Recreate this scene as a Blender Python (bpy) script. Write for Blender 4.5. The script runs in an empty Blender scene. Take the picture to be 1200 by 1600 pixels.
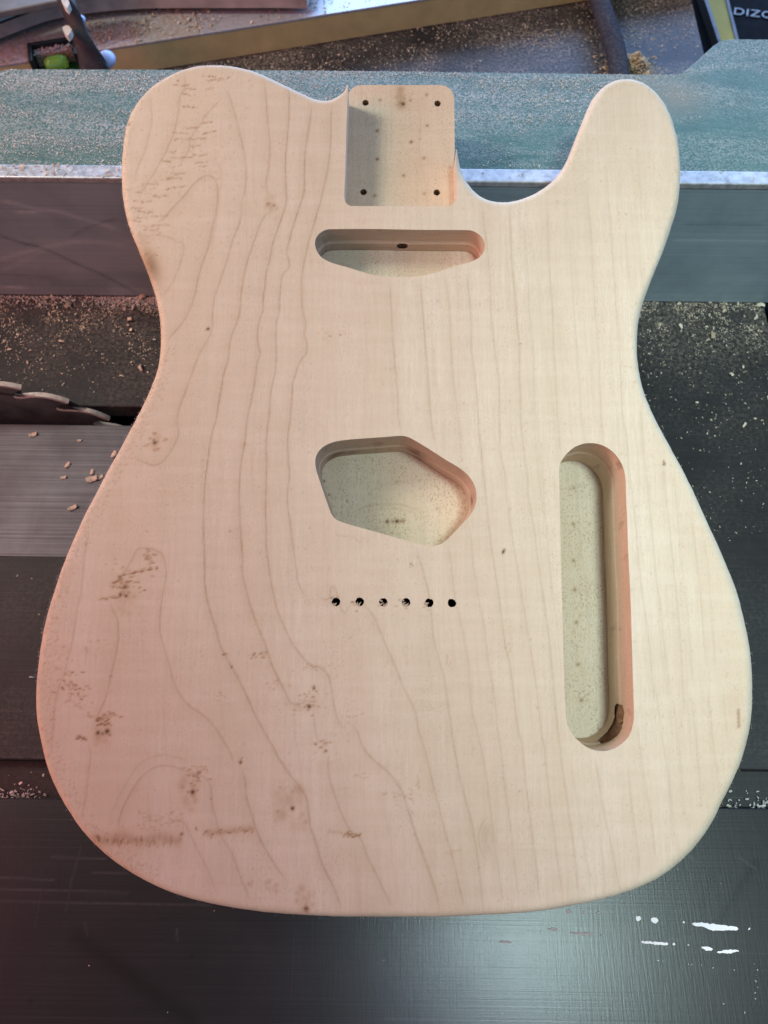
import bpy, bmesh, math, random
import numpy as np
from math import radians, sin, cos, tan, pi, atan2
from mathutils import Vector, Matrix, noise as mnoise
from mathutils.geometry import delaunay_2d_cdt
random.seed(7); rng = np.random.default_rng(7)
S = bpy.context.scene
COL = S.collection

# ------------------------------------------------------------------ camera
# every measured point of the photograph is turned into a real position on its own surface
FPX = 1200.0                      # focal length in photograph pixels (1200 x 1600)
A0 = radians(8.5); HC = .357; TH = .045; TILT = radians(15.7); A = A0 + TILT
YAW = radians(-.76)
def _b(px, py, zb):
    u = (px - 600) / FPX; v = (py - 800) / FPX
    t = (HC - zb) / (v * sin(A0) + cos(A0))
    return u * t, t * (-v * cos(A0) + sin(A0))
YC = _b(600, 1433, -.003)[1]
def B(px, py, zb=0.0):            # photo point -> guitar body coordinates (plane of the body, z up from its back)
    x, y = _b(px, py, zb)
    return (x, y - YC)
def BB(pts, zb=0.0): return np.array([B(p[0], p[1], zb) for p in pts])
_y = -YC; _z = HC + TH
CAM = Vector((0, _y * cos(TILT) - _z * sin(TILT), _y * sin(TILT) + _z * cos(TILT)))
def ray(px, py):
    u = (px - 600) / FPX; v = (py - 800) / FPX
    return Vector((u, -v * cos(A) + sin(A), -(v * sin(A) + cos(A))))
def G(px, py, z=0.0):             # photo point -> saw table coordinates, on the level z
    d = ray(px, py); k = (z - CAM.z) / d.z; p = CAM + d * k
    return (p.x * cos(-YAW) - p.y * sin(-YAW), p.x * sin(-YAW) + p.y * cos(-YAW))
def V(px, py, Y):                 # photo point -> (x, z) on an upright plane y = Y of the saw table
    lo = ray(px, py)
    c = CAM; cx = c.x * cos(-YAW) - c.y * sin(-YAW); cy = c.x * sin(-YAW) + c.y * cos(-YAW)
    dx = lo.x * cos(-YAW) - lo.y * sin(-YAW); dy = lo.x * sin(-YAW) + lo.y * cos(-YAW)
    k = (Y - cy) / dy
    return (cx + k * dx, c.z + k * lo.z)

cd = bpy.data.cameras.new('camera'); cam = bpy.data.objects.new('camera', cd); COL.objects.link(cam)
cam.location = CAM; cam.rotation_euler = (A, 0, 0)
cd.sensor_fit = 'VERTICAL'; cd.sensor_height = 36; cd.lens = 36 * FPX / 1600
cd.clip_start = .01; cd.clip_end = 50
cd.dof.use_dof = True; cd.dof.focus_distance = .37; cd.dof.aperture_fstop = 13
S.camera = cam
S.render.resolution_x = 768; S.render.resolution_y = 1024
S.view_settings.view_transform = 'Standard'; S.view_settings.look = 'None'
S.view_settings.exposure = 0; S.view_settings.gamma = 1

# ------------------------------------------------------------------ light of the workshop
W = bpy.data.worlds.new('World'); S.world = W; W.use_nodes = True
bg = W.node_tree.nodes['Background']; bg.inputs[0].default_value = (.72, .86, .82, 1); bg.inputs[1].default_value = .17
def area(name, loc, target, sx, sy, power, col):
    l = bpy.data.lights.new(name, 'AREA'); l.shape = 'RECTANGLE'; l.size = sx; l.size_y = sy
    l.energy = power; l.color = col
    o = bpy.data.objects.new(name, l); COL.objects.link(o); o.location = loc
    o.rotation_euler = (Vector(target) - Vector(loc)).to_track_quat('-Z', 'Y').to_euler()
    return o
def spot_lamp(name, loc, target, angle, blend, radius, power, col):
    l = bpy.data.lights.new(name, 'SPOT'); l.spot_size = radians(angle); l.spot_blend = blend; l.shadow_soft_size = radius
    l.energy = power; l.color = col
    o = bpy.data.objects.new(name, l); COL.objects.link(o); o.location = loc
    o.rotation_euler = (Vector(target) - Vector(loc)).to_track_quat('-Z', 'Y').to_euler(); return o
LIGHT = dict(a=(.78, 1.04, .98), b=(.44, .56, 1.0), l=(1.95, 2.25, 2.02), r=(2.9, .62, .56), n=(1.0, 1.65, 3.1), e=(.03, .22, .65), w=(.74, .75, .74))   # strength and colour of each lamp
def rgb(k):
    c = LIGHT[k]; m = max(max(c), 1e-6); return m, tuple(v / m for v in c)
def lit(k, f, power, *args):
    m, c = rgb(k); return f(*args, power * m, c)
lit('a', spot_lamp, 60, 'ceiling_lamp_light', (.26, -.14, 1.25), (.35, .17, 0), 42, 1.0, .09)  # soft cone shaped to stand in for an unseen person's shade at lower left
lit('b', area, 1.1, 'small_lamp_light', (.20, -.18, 1.15), (.20, -.18, 0), .16, .12)
lit('l', spot_lamp, 16, 'left_lamp_light', (-.80, .46, .90), (-.02, .38, .09), 45, 1.0, .15)
lit('r', area, 3.0, 'low_red_light', (-1.0, .06, .62), (-.1, .1, .05), .9, .6)
lit('n', area, 17.0, 'window_light', (.35, 1.9, .56), (.05, .3, .08), 2.2, .55)
lit('e', area, 8.0, 'side_window_light', (1.7, .0, .85), (.1, .2, .05), 1.0, .7)
m_, c_ = rgb('w'); bg.inputs[0].default_value = (*c_, 1); bg.inputs[1].default_value = .3 * m_

# ------------------------------------------------------------------ helpers
def link(name, me, mat, parent=None):
    o = bpy.data.objects.new(name, me); COL.objects.link(o)
    if mat: me.materials.append(mat)
    if parent: o.parent = parent
    return o
def tag(o, label=None, cat=None, group=None, kind=None):
    if label: o['label'] = label
    if cat: o['category'] = cat
    if group: o['group'] = group
    if kind: o['kind'] = kind
    return o
def empty(name, loc=(0, 0, 0), rz=0.0):
    o = bpy.data.objects.new(name, None); COL.objects.link(o); o.location = loc; o.rotation_euler = (0, 0, rz)
    o.empty_display_size = .02
    return o
def mesh_np(name, verts, faces, smooth=True):
    me = bpy.data.meshes.new(name)
    me.from_pydata([tuple(map(float, v)) for v in verts], [], faces); me.update()
    if smooth: me.polygons.foreach_set('use_smooth', np.ones(len(me.polygons), bool))
    return me
def bm_mesh(name, bm, smooth=False):
    bmesh.ops.recalc_face_normals(bm, faces=bm.faces[:])
    me = bpy.data.meshes.new(name); bm.to_mesh(me); bm.free()
    if smooth: me.polygons.foreach_set('use_smooth', np.ones(len(me.polygons), bool))
    return me
def bevel(bm, off, seg=2, ang=30):
    es = [e for e in bm.edges if len(e.link_faces) == 2 and e.calc_face_angle(0) > radians(ang)]
    bmesh.ops.bevel(bm, geom=es, offset=off, segments=seg, profile=.5, affect='EDGES', clamp_overlap=True)
def prism(pts, z0, z1, bev=0.0, seg=2):
    bm = bmesh.new()
    a = [bm.verts.new((p[0], p[1], z0)) for p in pts]; b = [bm.verts.new((p[0], p[1], z1)) for p in pts]
    n = len(pts)
    bm.faces.new(a[::-1]); bm.faces.new(b)
    for i in range(n): bm.faces.new((a[i], a[(i + 1) % n], b[(i + 1) % n], b[i]))
    bmesh.ops.recalc_face_normals(bm, faces=bm.faces[:])
    if bev: bevel(bm, bev, seg)
    return bm
def boxpts(x0, x1, y0, y1): return [(x0, y0), (x1, y0), (x1, y1), (x0, y1)]
def catmull(P, closed=False, sub=10):
    P = np.asarray(P, float); n = len(P); out = []
    rngi = range(n) if closed else range(n - 1)
    for i in rngi:
        p1 = P[i]; p2 = P[(i + 1) % n]
        p0 = P[(i - 1) % n] if (closed or i > 0) else p1 * 2 - p2
        p3 = P[(i + 2) % n] if (closed or i < n - 2) else p2 * 2 - p1
        for k in range(sub):
            t = k / sub
            out.append(.5 * ((2 * p1) + (p2 - p0) * t + (2 * p0 - 5 * p1 + 4 * p2 - p3) * t * t + (3 * p1 - p0 - 3 * p2 + p3) * t ** 3))
    if not closed: out.append(P[-1])
    return np.array(out)
def resample(P, step, closed=False):
    Q = np.vstack([P, P[:1]]) if closed else P
    d = np.r_[0, np.cumsum(np.hypot(*np.diff(Q, axis=0).T))]
    n = max(4, int(round(d[-1] / step)))
    s = np.linspace(0, d[-1], n + 1)
    R = np.c_[np.interp(s, d, Q[:, 0]), np.interp(s, d, Q[:, 1])]
    return R[:-1] if closed else R
def smooth(P, it, closed=False):
    P = P.copy()
    for _ in range(it):
        if closed: P = .25 * np.roll(P, 1, 0) + .5 * P + .25 * np.roll(P, -1, 0)
        else: P[1:-1] = .25 * P[:-2] + .5 * P[1:-1] + .25 * P[2:]
    return P
def normals2(P, closed):
    t = (np.roll(P, -1, 0) - np.roll(P, 1, 0)) if closed else np.gradient(P, axis=0)
    t /= np.maximum(np.hypot(*t.T)[:, None], 1e-12)
    return np.c_[t[:, 1], -t[:, 0]]
def signed_area(P): return .5 * np.sum(P[:, 0] * np.roll(P[:, 1], -1) - np.roll(P[:, 0], -1) * P[:, 1])
def ccw(P): return P if signed_area(P) > 0 else P[::-1]
def inside_pts(pts, loops):
    r = np.zeros(len(pts), bool)
    for L in loops:
        a = L; b = np.roll(L, -1, 0)
        for i0 in range(0, len(pts), 4000):
            p = pts[i0:i0 + 4000]
            y = p[:, 1][:, None]; x = p[:, 0][:, None]
            c = (a[:, 1] > y) != (b[:, 1] > y)
            dy = np.where(b[:, 1] == a[:, 1], 1e-12, b[:, 1] - a[:, 1])
            xi = a[:, 0] + (y - a[:, 1]) / dy * (b[:, 0] - a[:, 0])
            r[i0:i0 + 4000] ^= (np.sum(c & (x < xi), axis=1) % 2).astype(bool)
    return r
def sheet(loops, sp):
    """flat fine mesh filling loops[0] minus loops[1:]; returns verts, faces and the vertex index of each loop point"""
    lo = loops[0].min(0) - 2 * sp; hi = loops[0].max(0) + 2 * sp
    nx = int((hi[0] - lo[0]) / sp) + 1; ny = int((hi[1] - lo[1]) / sp) + 1
    xs = lo[0] + np.arange(nx) * sp; ys = lo[1] + np.arange(ny) * sp
    ins = np.zeros((ny, nx), bool)
    ea = np.vstack(loops); eb = np.vstack([np.roll(L, -1, 0) for L in loops])
    for j, y in enumerate(ys):
        m = (ea[:, 1] > y) != (eb[:, 1] > y)
        if not m.any(): continue
        a = ea[m]; b = eb[m]
        xc = np.sort(a[:, 0] + (y - a[:, 1]) / (b[:, 1] - a[:, 1]) * (b[:, 0] - a[:, 0]))
        ins[j] = np.searchsorted(xc, xs) % 2 == 1
    near = np.zeros((ny, nx), bool)
    for L in loops:
        R = resample(L, sp * .4, True)
        ci = ((R[:, 0] - lo[0]) / sp).astype(int); cj = ((R[:, 1] - lo[1]) / sp).astype(int)
        for di in (-1, 0, 1):
            for dj in (-1, 0, 1):
                near[np.clip(cj + dj, 0, ny - 1), np.clip(ci + di, 0, nx - 1)] = True
    cell = ins[:-1, :-1] & ins[1:, :-1] & ins[:-1, 1:] & ins[1:, 1:] & ~near[:-1, :-1]
    used = np.zeros((ny, nx), bool)
    used[:-1, :-1] |= cell; used[1:, :-1] |= cell; used[:-1, 1:] |= cell; used[1:, 1:] |= cell
    idx = -np.ones((ny, nx), int); idx[used] = np.arange(used.sum())
    jj, ii = np.nonzero(used)
    V0 = np.c_[xs[ii], ys[jj]]
    cj, ci = np.nonzero(cell)
    quads = np.c_[idx[cj, ci], idx[cj, ci + 1], idx[cj + 1, ci + 1], idx[cj + 1, ci]]
    pad = np.pad(cell, 1)
    allc = pad[:-1, :-1] & pad[1:, :-1] & pad[:-1, 1:] & pad[1:, 1:]
    bnd = used & ~allc
    bi = idx[bnd]
    bmap = {int(k): n for n, k in enumerate(bi)}
    cv = [Vector(((x - lo[0]) * 1e3, (y - lo[1]) * 1e3)) for x, y in V0[bi]]
    ce = []
    H = cell.astype(int)
    ph = np.pad(H, 1)
    # cell edges lying between a kept cell and an empty one
    for (dj, di, a, b) in ((-1, 0, (0, 0), (0, 1)), (1, 0, (1, 0), (1, 1)), (0, -1, (0, 0), (1, 0)), (0, 1, (0, 1), (1, 1))):
        nb = ph[1 + dj:1 + dj + H.shape[0], 1 + di:1 + di + H.shape[1]]
        J, I = np.nonzero((H == 1) & (nb == 0))
        for j, i in zip(J, I):
            ce.append((bmap[int(idx[j + a[0], i + a[1]])], bmap[int(idx[j + b[0], i + b[1]])]))
    starts = []
    for L in loops:
        s = len(cv); starts.append(s)
        cv += [Vector(((x - lo[0]) * 1e3, (y - lo[1]) * 1e3)) for x, y in L]
        ce += [(s + k, s + (k + 1) % len(L)) for k in range(len(L))]
    ov, oe, of, orig, _, _ = delaunay_2d_cdt(cv, ce, [], 0, 1e-5)
    P = np.array([(v.x * 1e-3 + lo[0], v.y * 1e-3 + lo[1]) for v in ov])
    F = np.array(of)
    cen = P[F].mean(1)
    ok = inside_pts(cen, loops)
    gi = ((cen[:, 0] - lo[0]) / sp).astype(int); gj = ((cen[:, 1] - lo[1]) / sp).astype(int)
    inb = (gi >= 0) & (gj >= 0) & (gi < nx - 1) & (gj < ny - 1)
    ok &= ~(inb & cell[np.clip(gj, 0, ny - 2), np.clip(gi, 0, nx - 2)])
    F = F[ok]
    nb0 = len(bi)
    remap = np.zeros(len(P), int); extra = []; looppos = {}
    for k, o in enumerate(orig):
        t = [q for q in o if q < nb0]
        if t: remap[k] = bi[t[0]]
        else:
            remap[k] = len(V0) + len(extra); extra.append(P[k])
        for q in o:
            if q >= nb0: looppos[q] = remap[k]
    Vx = np.vstack([V0, np.array(extra)]) if extra else V0
    F = remap[F]
    # counter-clockwise
    a, b, c = Vx[F[:, 0]], Vx[F[:, 1]], Vx[F[:, 2]]
    cr = (b[:, 0] - a[:, 0]) * (c[:, 1] - a[:, 1]) - (b[:, 1] - a[:, 1]) * (c[:, 0] - a[:, 0])
    F[cr < 0] = F[cr < 0][:, ::-1]
    faces = [tuple(q) for q in quads.tolist()] + [tuple(q) for q in F[np.abs(cr) > 1e-14].tolist()]
    li = [[looppos.get(starts[n] + k) for k in range(len(L))] for n, L in enumerate(loops)]
    return Vx, faces, li
def figure(me, vals):
    at = me.attributes.new('figure', 'FLOAT_COLOR', 'POINT')
    a = np.zeros((len(me.vertices), 4), np.float32); a[:, :3] = np.clip(vals, 0, 1); a[:, 3] = 1
    at.data.foreach_set('color', a.ravel())

class Raster:
    """wood figure drawn in millimetre accuracy on a plane, later read out per mesh vertex"""
    def __init__(s, x0, x1, y0, y1, px=.00032):
        s.x0, s.y0, s.px = x0, y0, px
        s.n = (int((y1 - y0) / px) + 1, int((x1 - x0) / px) + 1)
        s.c = [np.zeros(s.n, np.float32) for _ in range(3)]
    def splat(s, ch, P, sig, amp, mode='max'):
        P = np.atleast_2d(P); amp = np.broadcast_to(np.asarray(amp, np.float32), (len(P),)); sig = np.broadcast_to(np.asarray(sig, float), (len(P),))
        R = int(math.ceil(sig.max() * 2.6 / s.px))
        gx = (P[:, 0] - s.x0) / s.px; gy = (P[:, 1] - s.y0) / s.px
        ix = np.round(gx).astype(int); iy = np.round(gy).astype(int)
        for dj in range(-R, R + 1):
            for di in range(-R, R + 1):
                X = ix + di; Y = iy + dj
                ok = (X >= 0) & (Y >= 0) & (X < s.n[1]) & (Y < s.n[0])
                d2 = ((X - gx) ** 2 + (Y - gy) ** 2) * s.px ** 2
                v = amp * np.exp(-d2 / (2 * sig ** 2))
                np.maximum.at(s.c[ch], (Y[ok], X[ok]), v[ok].astype(np.float32))
    def line(s, ch, P, sig=.00036, amp=.8, jit=.00012):
        P = catmull(P, sub=8); P = resample(P, .00025)
        n = len(P); sm = lambda k, q: np.convolve(rng.normal(size=n + 4 * k), np.hanning(k * 2 + 1) / k, 'same')[2 * k:2 * k + n] * q
        N = normals2(P, False)
        P = P + N * (sm(8, jit) + sm(40, jit * 3))[:, None]
        a = amp * np.clip(.78 + sm(30, .9) * .42, .22, 1.15) * np.clip(1 + sm(5, .3), .6, 1.3)
        e = np.minimum(np.arange(n), np.arange(n)[::-1]); a = a * np.clip(e / 24, 0.15, 1)
        s.splat(ch, P, sig, a)
        s.splat(ch, P[::3] + N[::3] * .0009, .0015, a[::3] * np.clip(.17 + sm(50, .9)[::3] * .12, .04, .4))
    def read(s, xy):
        gx = np.clip((xy[:, 0] - s.x0) / s.px, 0, s.n[1] - 2); gy = np.clip((xy[:, 1] - s.y0) / s.px, 0, s.n[0] - 2)
        i = gx.astype(int); j = gy.astype(int); u = gx - i; v = gy - j
        return np.stack([c[j, i] * (1 - u) * (1 - v) + c[j, i + 1] * u * (1 - v) + c[j + 1, i] * (1 - u) * v + c[j + 1, i + 1] * u * v for c in s.c], 1)

# ------------------------------------------------------------------ materials
class NT:
    def __init__(s, name):
        s.m = bpy.data.materials.new(name); s.m.use_nodes = True; s.t = s.m.node_tree
        s.b = s.t.nodes['Principled BSDF']
    def n(s, kind, **kw):
        o = s.t.nodes.new(kind)
        for k, v in kw.items(): setattr(o, k, v)
        return o
    def l(s, a, b): s.t.links.new(a, b)
    def coord(s, sc, rot=(0, 0, 0), loc=(0, 0, 0)):
        tc = s.n('ShaderNodeTexCoord'); mp = s.n('ShaderNodeMapping')
        mp.inputs['Scale'].default_value = sc; mp.inputs['Rotation'].default_value = rot; mp.inputs['Location'].default_value = loc
        s.l(tc.outputs['Object'], mp.inputs[0]); return mp.outputs[0]
    def noise(s, sc, detail=3, rough=.55, rot=(0, 0, 0), loc=(0, 0, 0), scale=1.0, dist=0):
        x = s.n('ShaderNodeTexNoise'); x.inputs['Scale'].default_value = scale; x.inputs['Detail'].default_value = detail
        x.inputs['Roughness'].default_value = rough; x.inputs['Distortion'].default_value = dist
        s.l(s.coord(sc, rot, loc), x.inputs['Vector']); return x.outputs['Fac']
    def rng(s, v, a, b, c=0.0, d=1.0):
        x = s.n('ShaderNodeMapRange'); x.inputs[1].default_value = a; x.inputs[2].default_value = b; x.inputs[3].default_value = c; x.inputs[4].default_value = d
        s.l(v, x.inputs[0]); return x.outputs[0]
    def math(s, op, a, b):
        x = s.n('ShaderNodeMath', operation=op)
        for k, v in ((0, a), (1, b)):
            if hasattr(v, 'is_output'): s.l(v, x.inputs[k])
            else: x.inputs[k].default_value = v
        return x.outputs[0]
    def mix(s, f, a, b, mode='MIX'):
        x = s.n('ShaderNodeMix', data_type='RGBA', blend_type=mode)
        for k, v in ((0, f), (6, a), (7, b)):
            if hasattr(v, 'is_output'): s.l(v, x.inputs[k])
            elif k == 0: x.inputs[0].default_value = v
            else: x.inputs[k].default_value = (*v, 1)
        return x.outputs[2]
    def attr(s, name):
        a = s.n('ShaderNodeAttribute', attribute_name=name); sp = s.n('ShaderNodeSeparateColor'); s.l(a.outputs['Color'], sp.inputs[0]); return sp.outputs
    def bump(s, h, strength, dist):
        x = s.n('ShaderNodeBump'); x.inputs['Strength'].default_value = strength; x.inputs['Distance'].default_value = dist
        s.l(h, x.inputs['Height']); s.l(x.outputs[0], s.b.inputs['Normal']); return x
    def out(s, col=None, rough=None, metal=None, spec=None):
        for k, v in (('Base Color', col), ('Roughness', rough), ('Metallic', metal), ('Specular IOR Level', spec)):
            if v is None: continue
            if hasattr(v, 'is_output'): s.l(v, s.b.inputs[k])
            else: s.b.inputs[k].default_value = (*v, 1) if isinstance(v, tuple) else v
        return s.m
def simple(name, col, rough=.5, metal=0.0, spec=.5, var=.12, sc=120):
    t = NT(name); n = t.noise((sc, sc, sc), 4)
    c = t.mix(t.rng(n, .3, .7), tuple(v * (1 - var) for v in col), tuple(min(1, v * (1 + var)) for v in col))
    return t.out(c, t.rng(n, .3, .7, max(0, rough - .07), min(1, rough + .07)), metal, spec)

def maple(name, base=(.70, .60, .472), alt=(.64, .523, .388), pore=.40, speck=0.0, rough=.62):
    t = NT(name)
    fib = t.noise((2600, 150, 2600), 2, .6)
    fib2 = t.noise((620, 26, 620), 3, .55, loc=(3, 1, 0))
    mid = t.noise((760, 30, 760), 3, .6, loc=(2, 6, 1)); spk = t.noise((1100, 800, 1100), 2, .5, loc=(7, 7, 2))
    band = t.noise((46, 5, 46), 3, .5, loc=(9, 2, 0))
    cross = t.noise((26, 210, 60), 3, .55, loc=(1, 7, 3))
    c = t.mix(t.rng(band, .35, .68), base, alt)
    tcx = t.n('ShaderNodeTexCoord'); sx = t.n('ShaderNodeSeparateXYZ'); t.l(tcx.outputs['Object'], sx.inputs[0]); shade_streak = t.noise((34, 3, 34), 3, .5, loc=(4, 1, 8))
    c = t.mix(t.math('MULTIPLY', t.rng(sx.outputs[0], .03, -.13, 0, .7), t.rng(shade_streak, .30, .62)), c, tuple(v * q for v, q in zip(alt, (.93, .84, .76))))  # mostly light falloff painted into the colour: wood darker and tanner towards the left
    blot = t.noise((19, 8, 19), 4, .62, loc=(6, 2, 5), dist=.4); blot2 = t.noise((70, 9, 70), 4, .6, loc=(1, 9, 2), dist=.5)
    c = t.mix(t.rng(blot, .42, .66, 0, .42), c, tuple(v * q for v, q in zip(alt, (.86, .80, .70))))
    c = t.mix(t.rng(blot2, .48, .70, 0, .26), c, tuple(v * q for v, q in zip(alt, (.88, .83, .75))))
    c = t.mix(t.rng(fib, .36, .62, .60, 0), c, tuple(v * .80 for v in base))
    c = t.mix(t.rng(fib2, .38, .68, 0, .42), c, tuple(v * .86 for v in alt))
    c = t.mix(t.rng(mid, .44, .66, 0, .20), c, tuple(v * .80 for v in alt)); c = t.mix(t.rng(spk, .54, .72, 0, .10), c, tuple(v * .74 for v in alt)); c = t.mix(t.rng(spk, .46, .30, 0, .08), c, (.80, .72, .60))
    c = t.mix(t.rng(cross, .42, .68, 0, .15), c, (.76, .665, .555))
    po = t.noise((2300, 900, 2300), 2, .5, loc=(5, 5, 1))
    pm = t.noise((70, 30, 70), 2, .5, loc=(2, 8, 1))
    c = t.mix(t.math('MULTIPLY', t.rng(po, .60, .70, 0, pore), t.rng(pm, .42, .62, .15, 1)), c, (.33, .215, .13))
    if speck:
        sp = t.noise((1300, 900, 1300), 2, .55, loc=(8, 1, 4)); sm = t.noise((110, 60, 110), 3, .6, loc=(4, 4, 4))
        c = t.mix(t.math('MULTIPLY', t.rng(sp, .52, .66, 0, speck), t.rng(sm, .34, .66, .25, 1)), c, (.36, .27, .155))
    f = t.attr('figure')
    c = t.mix(t.math('MULTIPLY', f[0], .78), c, (.32, .20, .105))
    c = t.mix(t.math('MINIMUM', t.math('MULTIPLY', f[2], 1.4), .95), c, t.mix(f[2], (.47, .30, .165), (.17, .085, .032)))
    c = t.mix(t.math('MINIMUM', t.math('MULTIPLY', f[1], 1.35), 1.0), c, t.mix(f[1], (.34, .19, .09), (.035, .015, .007)))
    h = t.math('ADD', t.math('MULTIPLY', fib, 1.0), t.math('MULTIPLY', f[2], -1.6))
    h = t.math('ADD', h, t.math('MULTIPLY', t.noise((900, 500, 900), 2), .7))
    t.bump(h, .30, .00025)
    t.b.inputs['Sheen Weight'].default_value = .06
    return t.out(c, rough, 0.0, .28)
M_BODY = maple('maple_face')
M_POCKET = maple('maple_pocket', (.71, .56, .41), (.63, .475, .335), .6, .5)
M_FLOOR = maple('maple_routed_floor', (.74, .625, .485), (.655, .53, .385), .5, .8)
def routed_wall(name, a, b):
    t = NT(name)
    n = t.noise((60, 60, 1400), 3, .6); m = t.noise((90, 90, 30), 3, .6, loc=(3, 3, 3)); v = t.noise((1600, 1600, 200), 2)
    c = t.mix(t.rng(n, .35, .68), a, b)
    c = t.mix(t.rng(v, .4, .75, 0, .25), c, tuple(q * .7 for q in b))
    c = t.mix(t.rng(m, .60, .74, 0, .55), c, (.20, .105, .05))
    f = t.attr('figure')
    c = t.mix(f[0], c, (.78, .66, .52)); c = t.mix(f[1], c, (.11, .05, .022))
    t.bump(t.math('ADD', n, t.math('MULTIPLY', f[0], .6)), .35, .0004)
    return t.out(c, .6, 0.0, .3)
M_WALL = routed_wall('routed_wall', (.58, .475, .37), (.48, .38, .285))
M_WALLC = routed_wall('routed_wall_deep', (.67, .54, .41), (.57, .44, .315))
M_JACK = simple('drilled_passage', (.48, .29, .165), .8, var=.45, sc=260)
M_HOLE = simple('drilled_wood', (.30, .19, .11), .8, var=.35, sc=700)
M_BLACK = simple('deep_black', (.004, .004, .0045), .9, spec=.02)

def steel(name, a, b, rough, streak=(5, 900, 5), metal=.35, scratch=.5, dust=0.0, spec=.5, weave=False, bmp=.22):
    t = NT(name)
    s1 = t.noise(streak, 4, .65); s2 = t.noise((30, 30, 30), 5, .6, loc=(2, 5, 1)); s3 = t.noise((2.2, 1700, 5), 2, .5, loc=(7, 1, 0))
    c = t.mix(t.rng(s1, .3, .7), a, b)
    c = t.mix(t.rng(s2, .40, .70, 0, .45), c, tuple(v * .55 for v in a))
    c = t.mix(t.rng(s3, .69, .75, 0, scratch), c, tuple(min(1, v * 2.6 + .03) for v in b))
    sd = t.noise((1500, 6, 5), 2, .5, rot=(0, 0, radians(52)), loc=(3, 8, 0)); sg = t.noise((16, 16, 16), 2, loc=(1, 1, 9))
    c = t.mix(t.math('MULTIPLY', t.rng(sd, .69, .74, 0, scratch * .8), t.rng(sg, .52, .62)), c, tuple(min(1, v * 2.4 + .03) for v in b))
    f = t.attr('figure')
    c = t.mix(t.math('MULTIPLY', f[1], .8), c, tuple(v * .28 for v in a))
    c = t.mix(t.math('MULTIPLY', f[0], .75), c, tuple(min(1, v * 2.2 + .05) for v in b))
    if dust:
        d = t.noise((420, 420, 420), 4, .7, loc=(4, 2, 2)); dm = t.noise((14, 20, 14), 4, .6, loc=(1, 3, 5))
        df = t.math('MULTIPLY', t.rng(d, .43, .68, 0, dust), t.rng(dm, .36, .66))
        df = t.math('MULTIPLY', df, t.math('ADD', f[2], .09))
        c = t.mix(df, c, (.42, .34, .27))
    r = t.rng(s2, .3, .7, rough - .03 * (not weave), rough + .015 + .055 * (not weave))
    h = t.math('ADD', s1, t.math('MULTIPLY', s3, .5))
    if weave:
        h = t.math('ADD', h, t.math('MULTIPLY', t.noise((950, 60, 50), 3, .6, rot=(0, 0, radians(6)), loc=(2, 2, 2)), 1.0))
    t.bump(h, bmp, .0003)
    return t.out(c, r, metal, spec)
M_PLATES = steel('worn_front_plate', (.013, .013, .0145), (.023, .023, .025), .29, dust=0, scratch=.45, metal=.0, weave=True, spec=.46, bmp=.13)
M_PLATE = steel('dark_cast_plate', (.022, .021, .0215), (.036, .034, .035), .50, dust=.75, scratch=.40, metal=.0, weave=True, spec=.22)
M_INSERT = steel('brushed_insert', (.07, .064, .07), (.175, .163, .178), .48, streak=(4, 700, 4), metal=.35, scratch=.5)
M_FENCE = steel('brushed_fence', (.31, .40, .45), (.41, .50, .55), .45, streak=(3, 4, 620), metal=.35, scratch=.2)
M_LIP = simple('bright_fence_lip', (.50, .50, .52), .5, .6, var=.25, sc=260)
M_BLADE = simple('saw_blade_steel', (.12, .13, .135), .38, .45, var=.35, sc=90)
M_CARB = simple('tooth_edge_steel', (.58, .53, .48), .32, .15, var=.2, sc=300)
M_WHITE = simple('white_paint', (.80, .80, .80), .5, var=.06, sc=600)
M_PINKP = simple('thin_worn_paint', (.36, .31, .30), .6, var=.3, sc=700)
def dusty_green():
    t = NT('dusty_green_paint')
    n = t.noise((60, 60, 60), 5, .65); c = t.mix(t.rng(n, .3, .7), (.034, .092, .068), (.054, .132, .102))
    d = t.noise((900, 900, 900), 3, .65, loc=(2, 2, 2)); m = t.noise((9, 55, 20), 5, .65, loc=(5, 1, 3), dist=.6)
    f = t.attr('figure')
    k = t.math('MULTIPLY', t.rng(d, .40, .66), t.math('ADD', t.rng(m, .42, .66, 0, .55), f[0]))
    c = t.mix(t.math('MINIMUM', k, .85), c, (.52, .47, .42))
    c = t.mix(t.math('MULTIPLY', f[1], .7), c, (.25, .21, .13))
    t.bump(t.math('ADD', d, k), .5, .0006)
    return t.out(c, .5, 0, .25)
M_GREEN = dusty_green()
def chipmat(name, a, b):
    t = NT(name); oi = t.n('ShaderNodeAttribute', attribute_name='tone'); n = t.noise((900, 900, 900), 2)
    c = t.mix(oi.outputs['Fac'], a, b); c = t.mix(t.rng(n, .4, .7, 0, .3), c, tuple(v * .7 for v in a))
    return t.out(c, .75, 0, .2)
M_DUST = chipmat('sawdust', (.42, .31, .22), (.74, .63, .50))
M_DUSTW = chipmat('pale_sawdust', (.44, .40, .37), (.72, .68, .64))
def dusty(name, a, b, dust, amount, sc=300):
    t = NT(name); n = t.noise((40, 40, 40), 5, .6); c = t.mix(t.rng(n, .3, .7), a, b)
    d = t.noise((sc, sc, sc), 5, .75, loc=(3, 3, 3)); m = t.noise((16, 16, 16), 4, .6, loc=(7, 1, 2))
    c = t.mix(t.math('MULTIPLY', t.rng(d, .36, .60, 0, amount), t.rng(m, .3, .62, .72, 1)), c, dust)
    t.bump(d, .6, .001)
    return t.out(c, .9, 0, .08)
M_REAR = dusty('rear_plate_dust', (.14, .11, .08), (.20, .155, .115), (.44, .35, .25), 1.0, 420)

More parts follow.
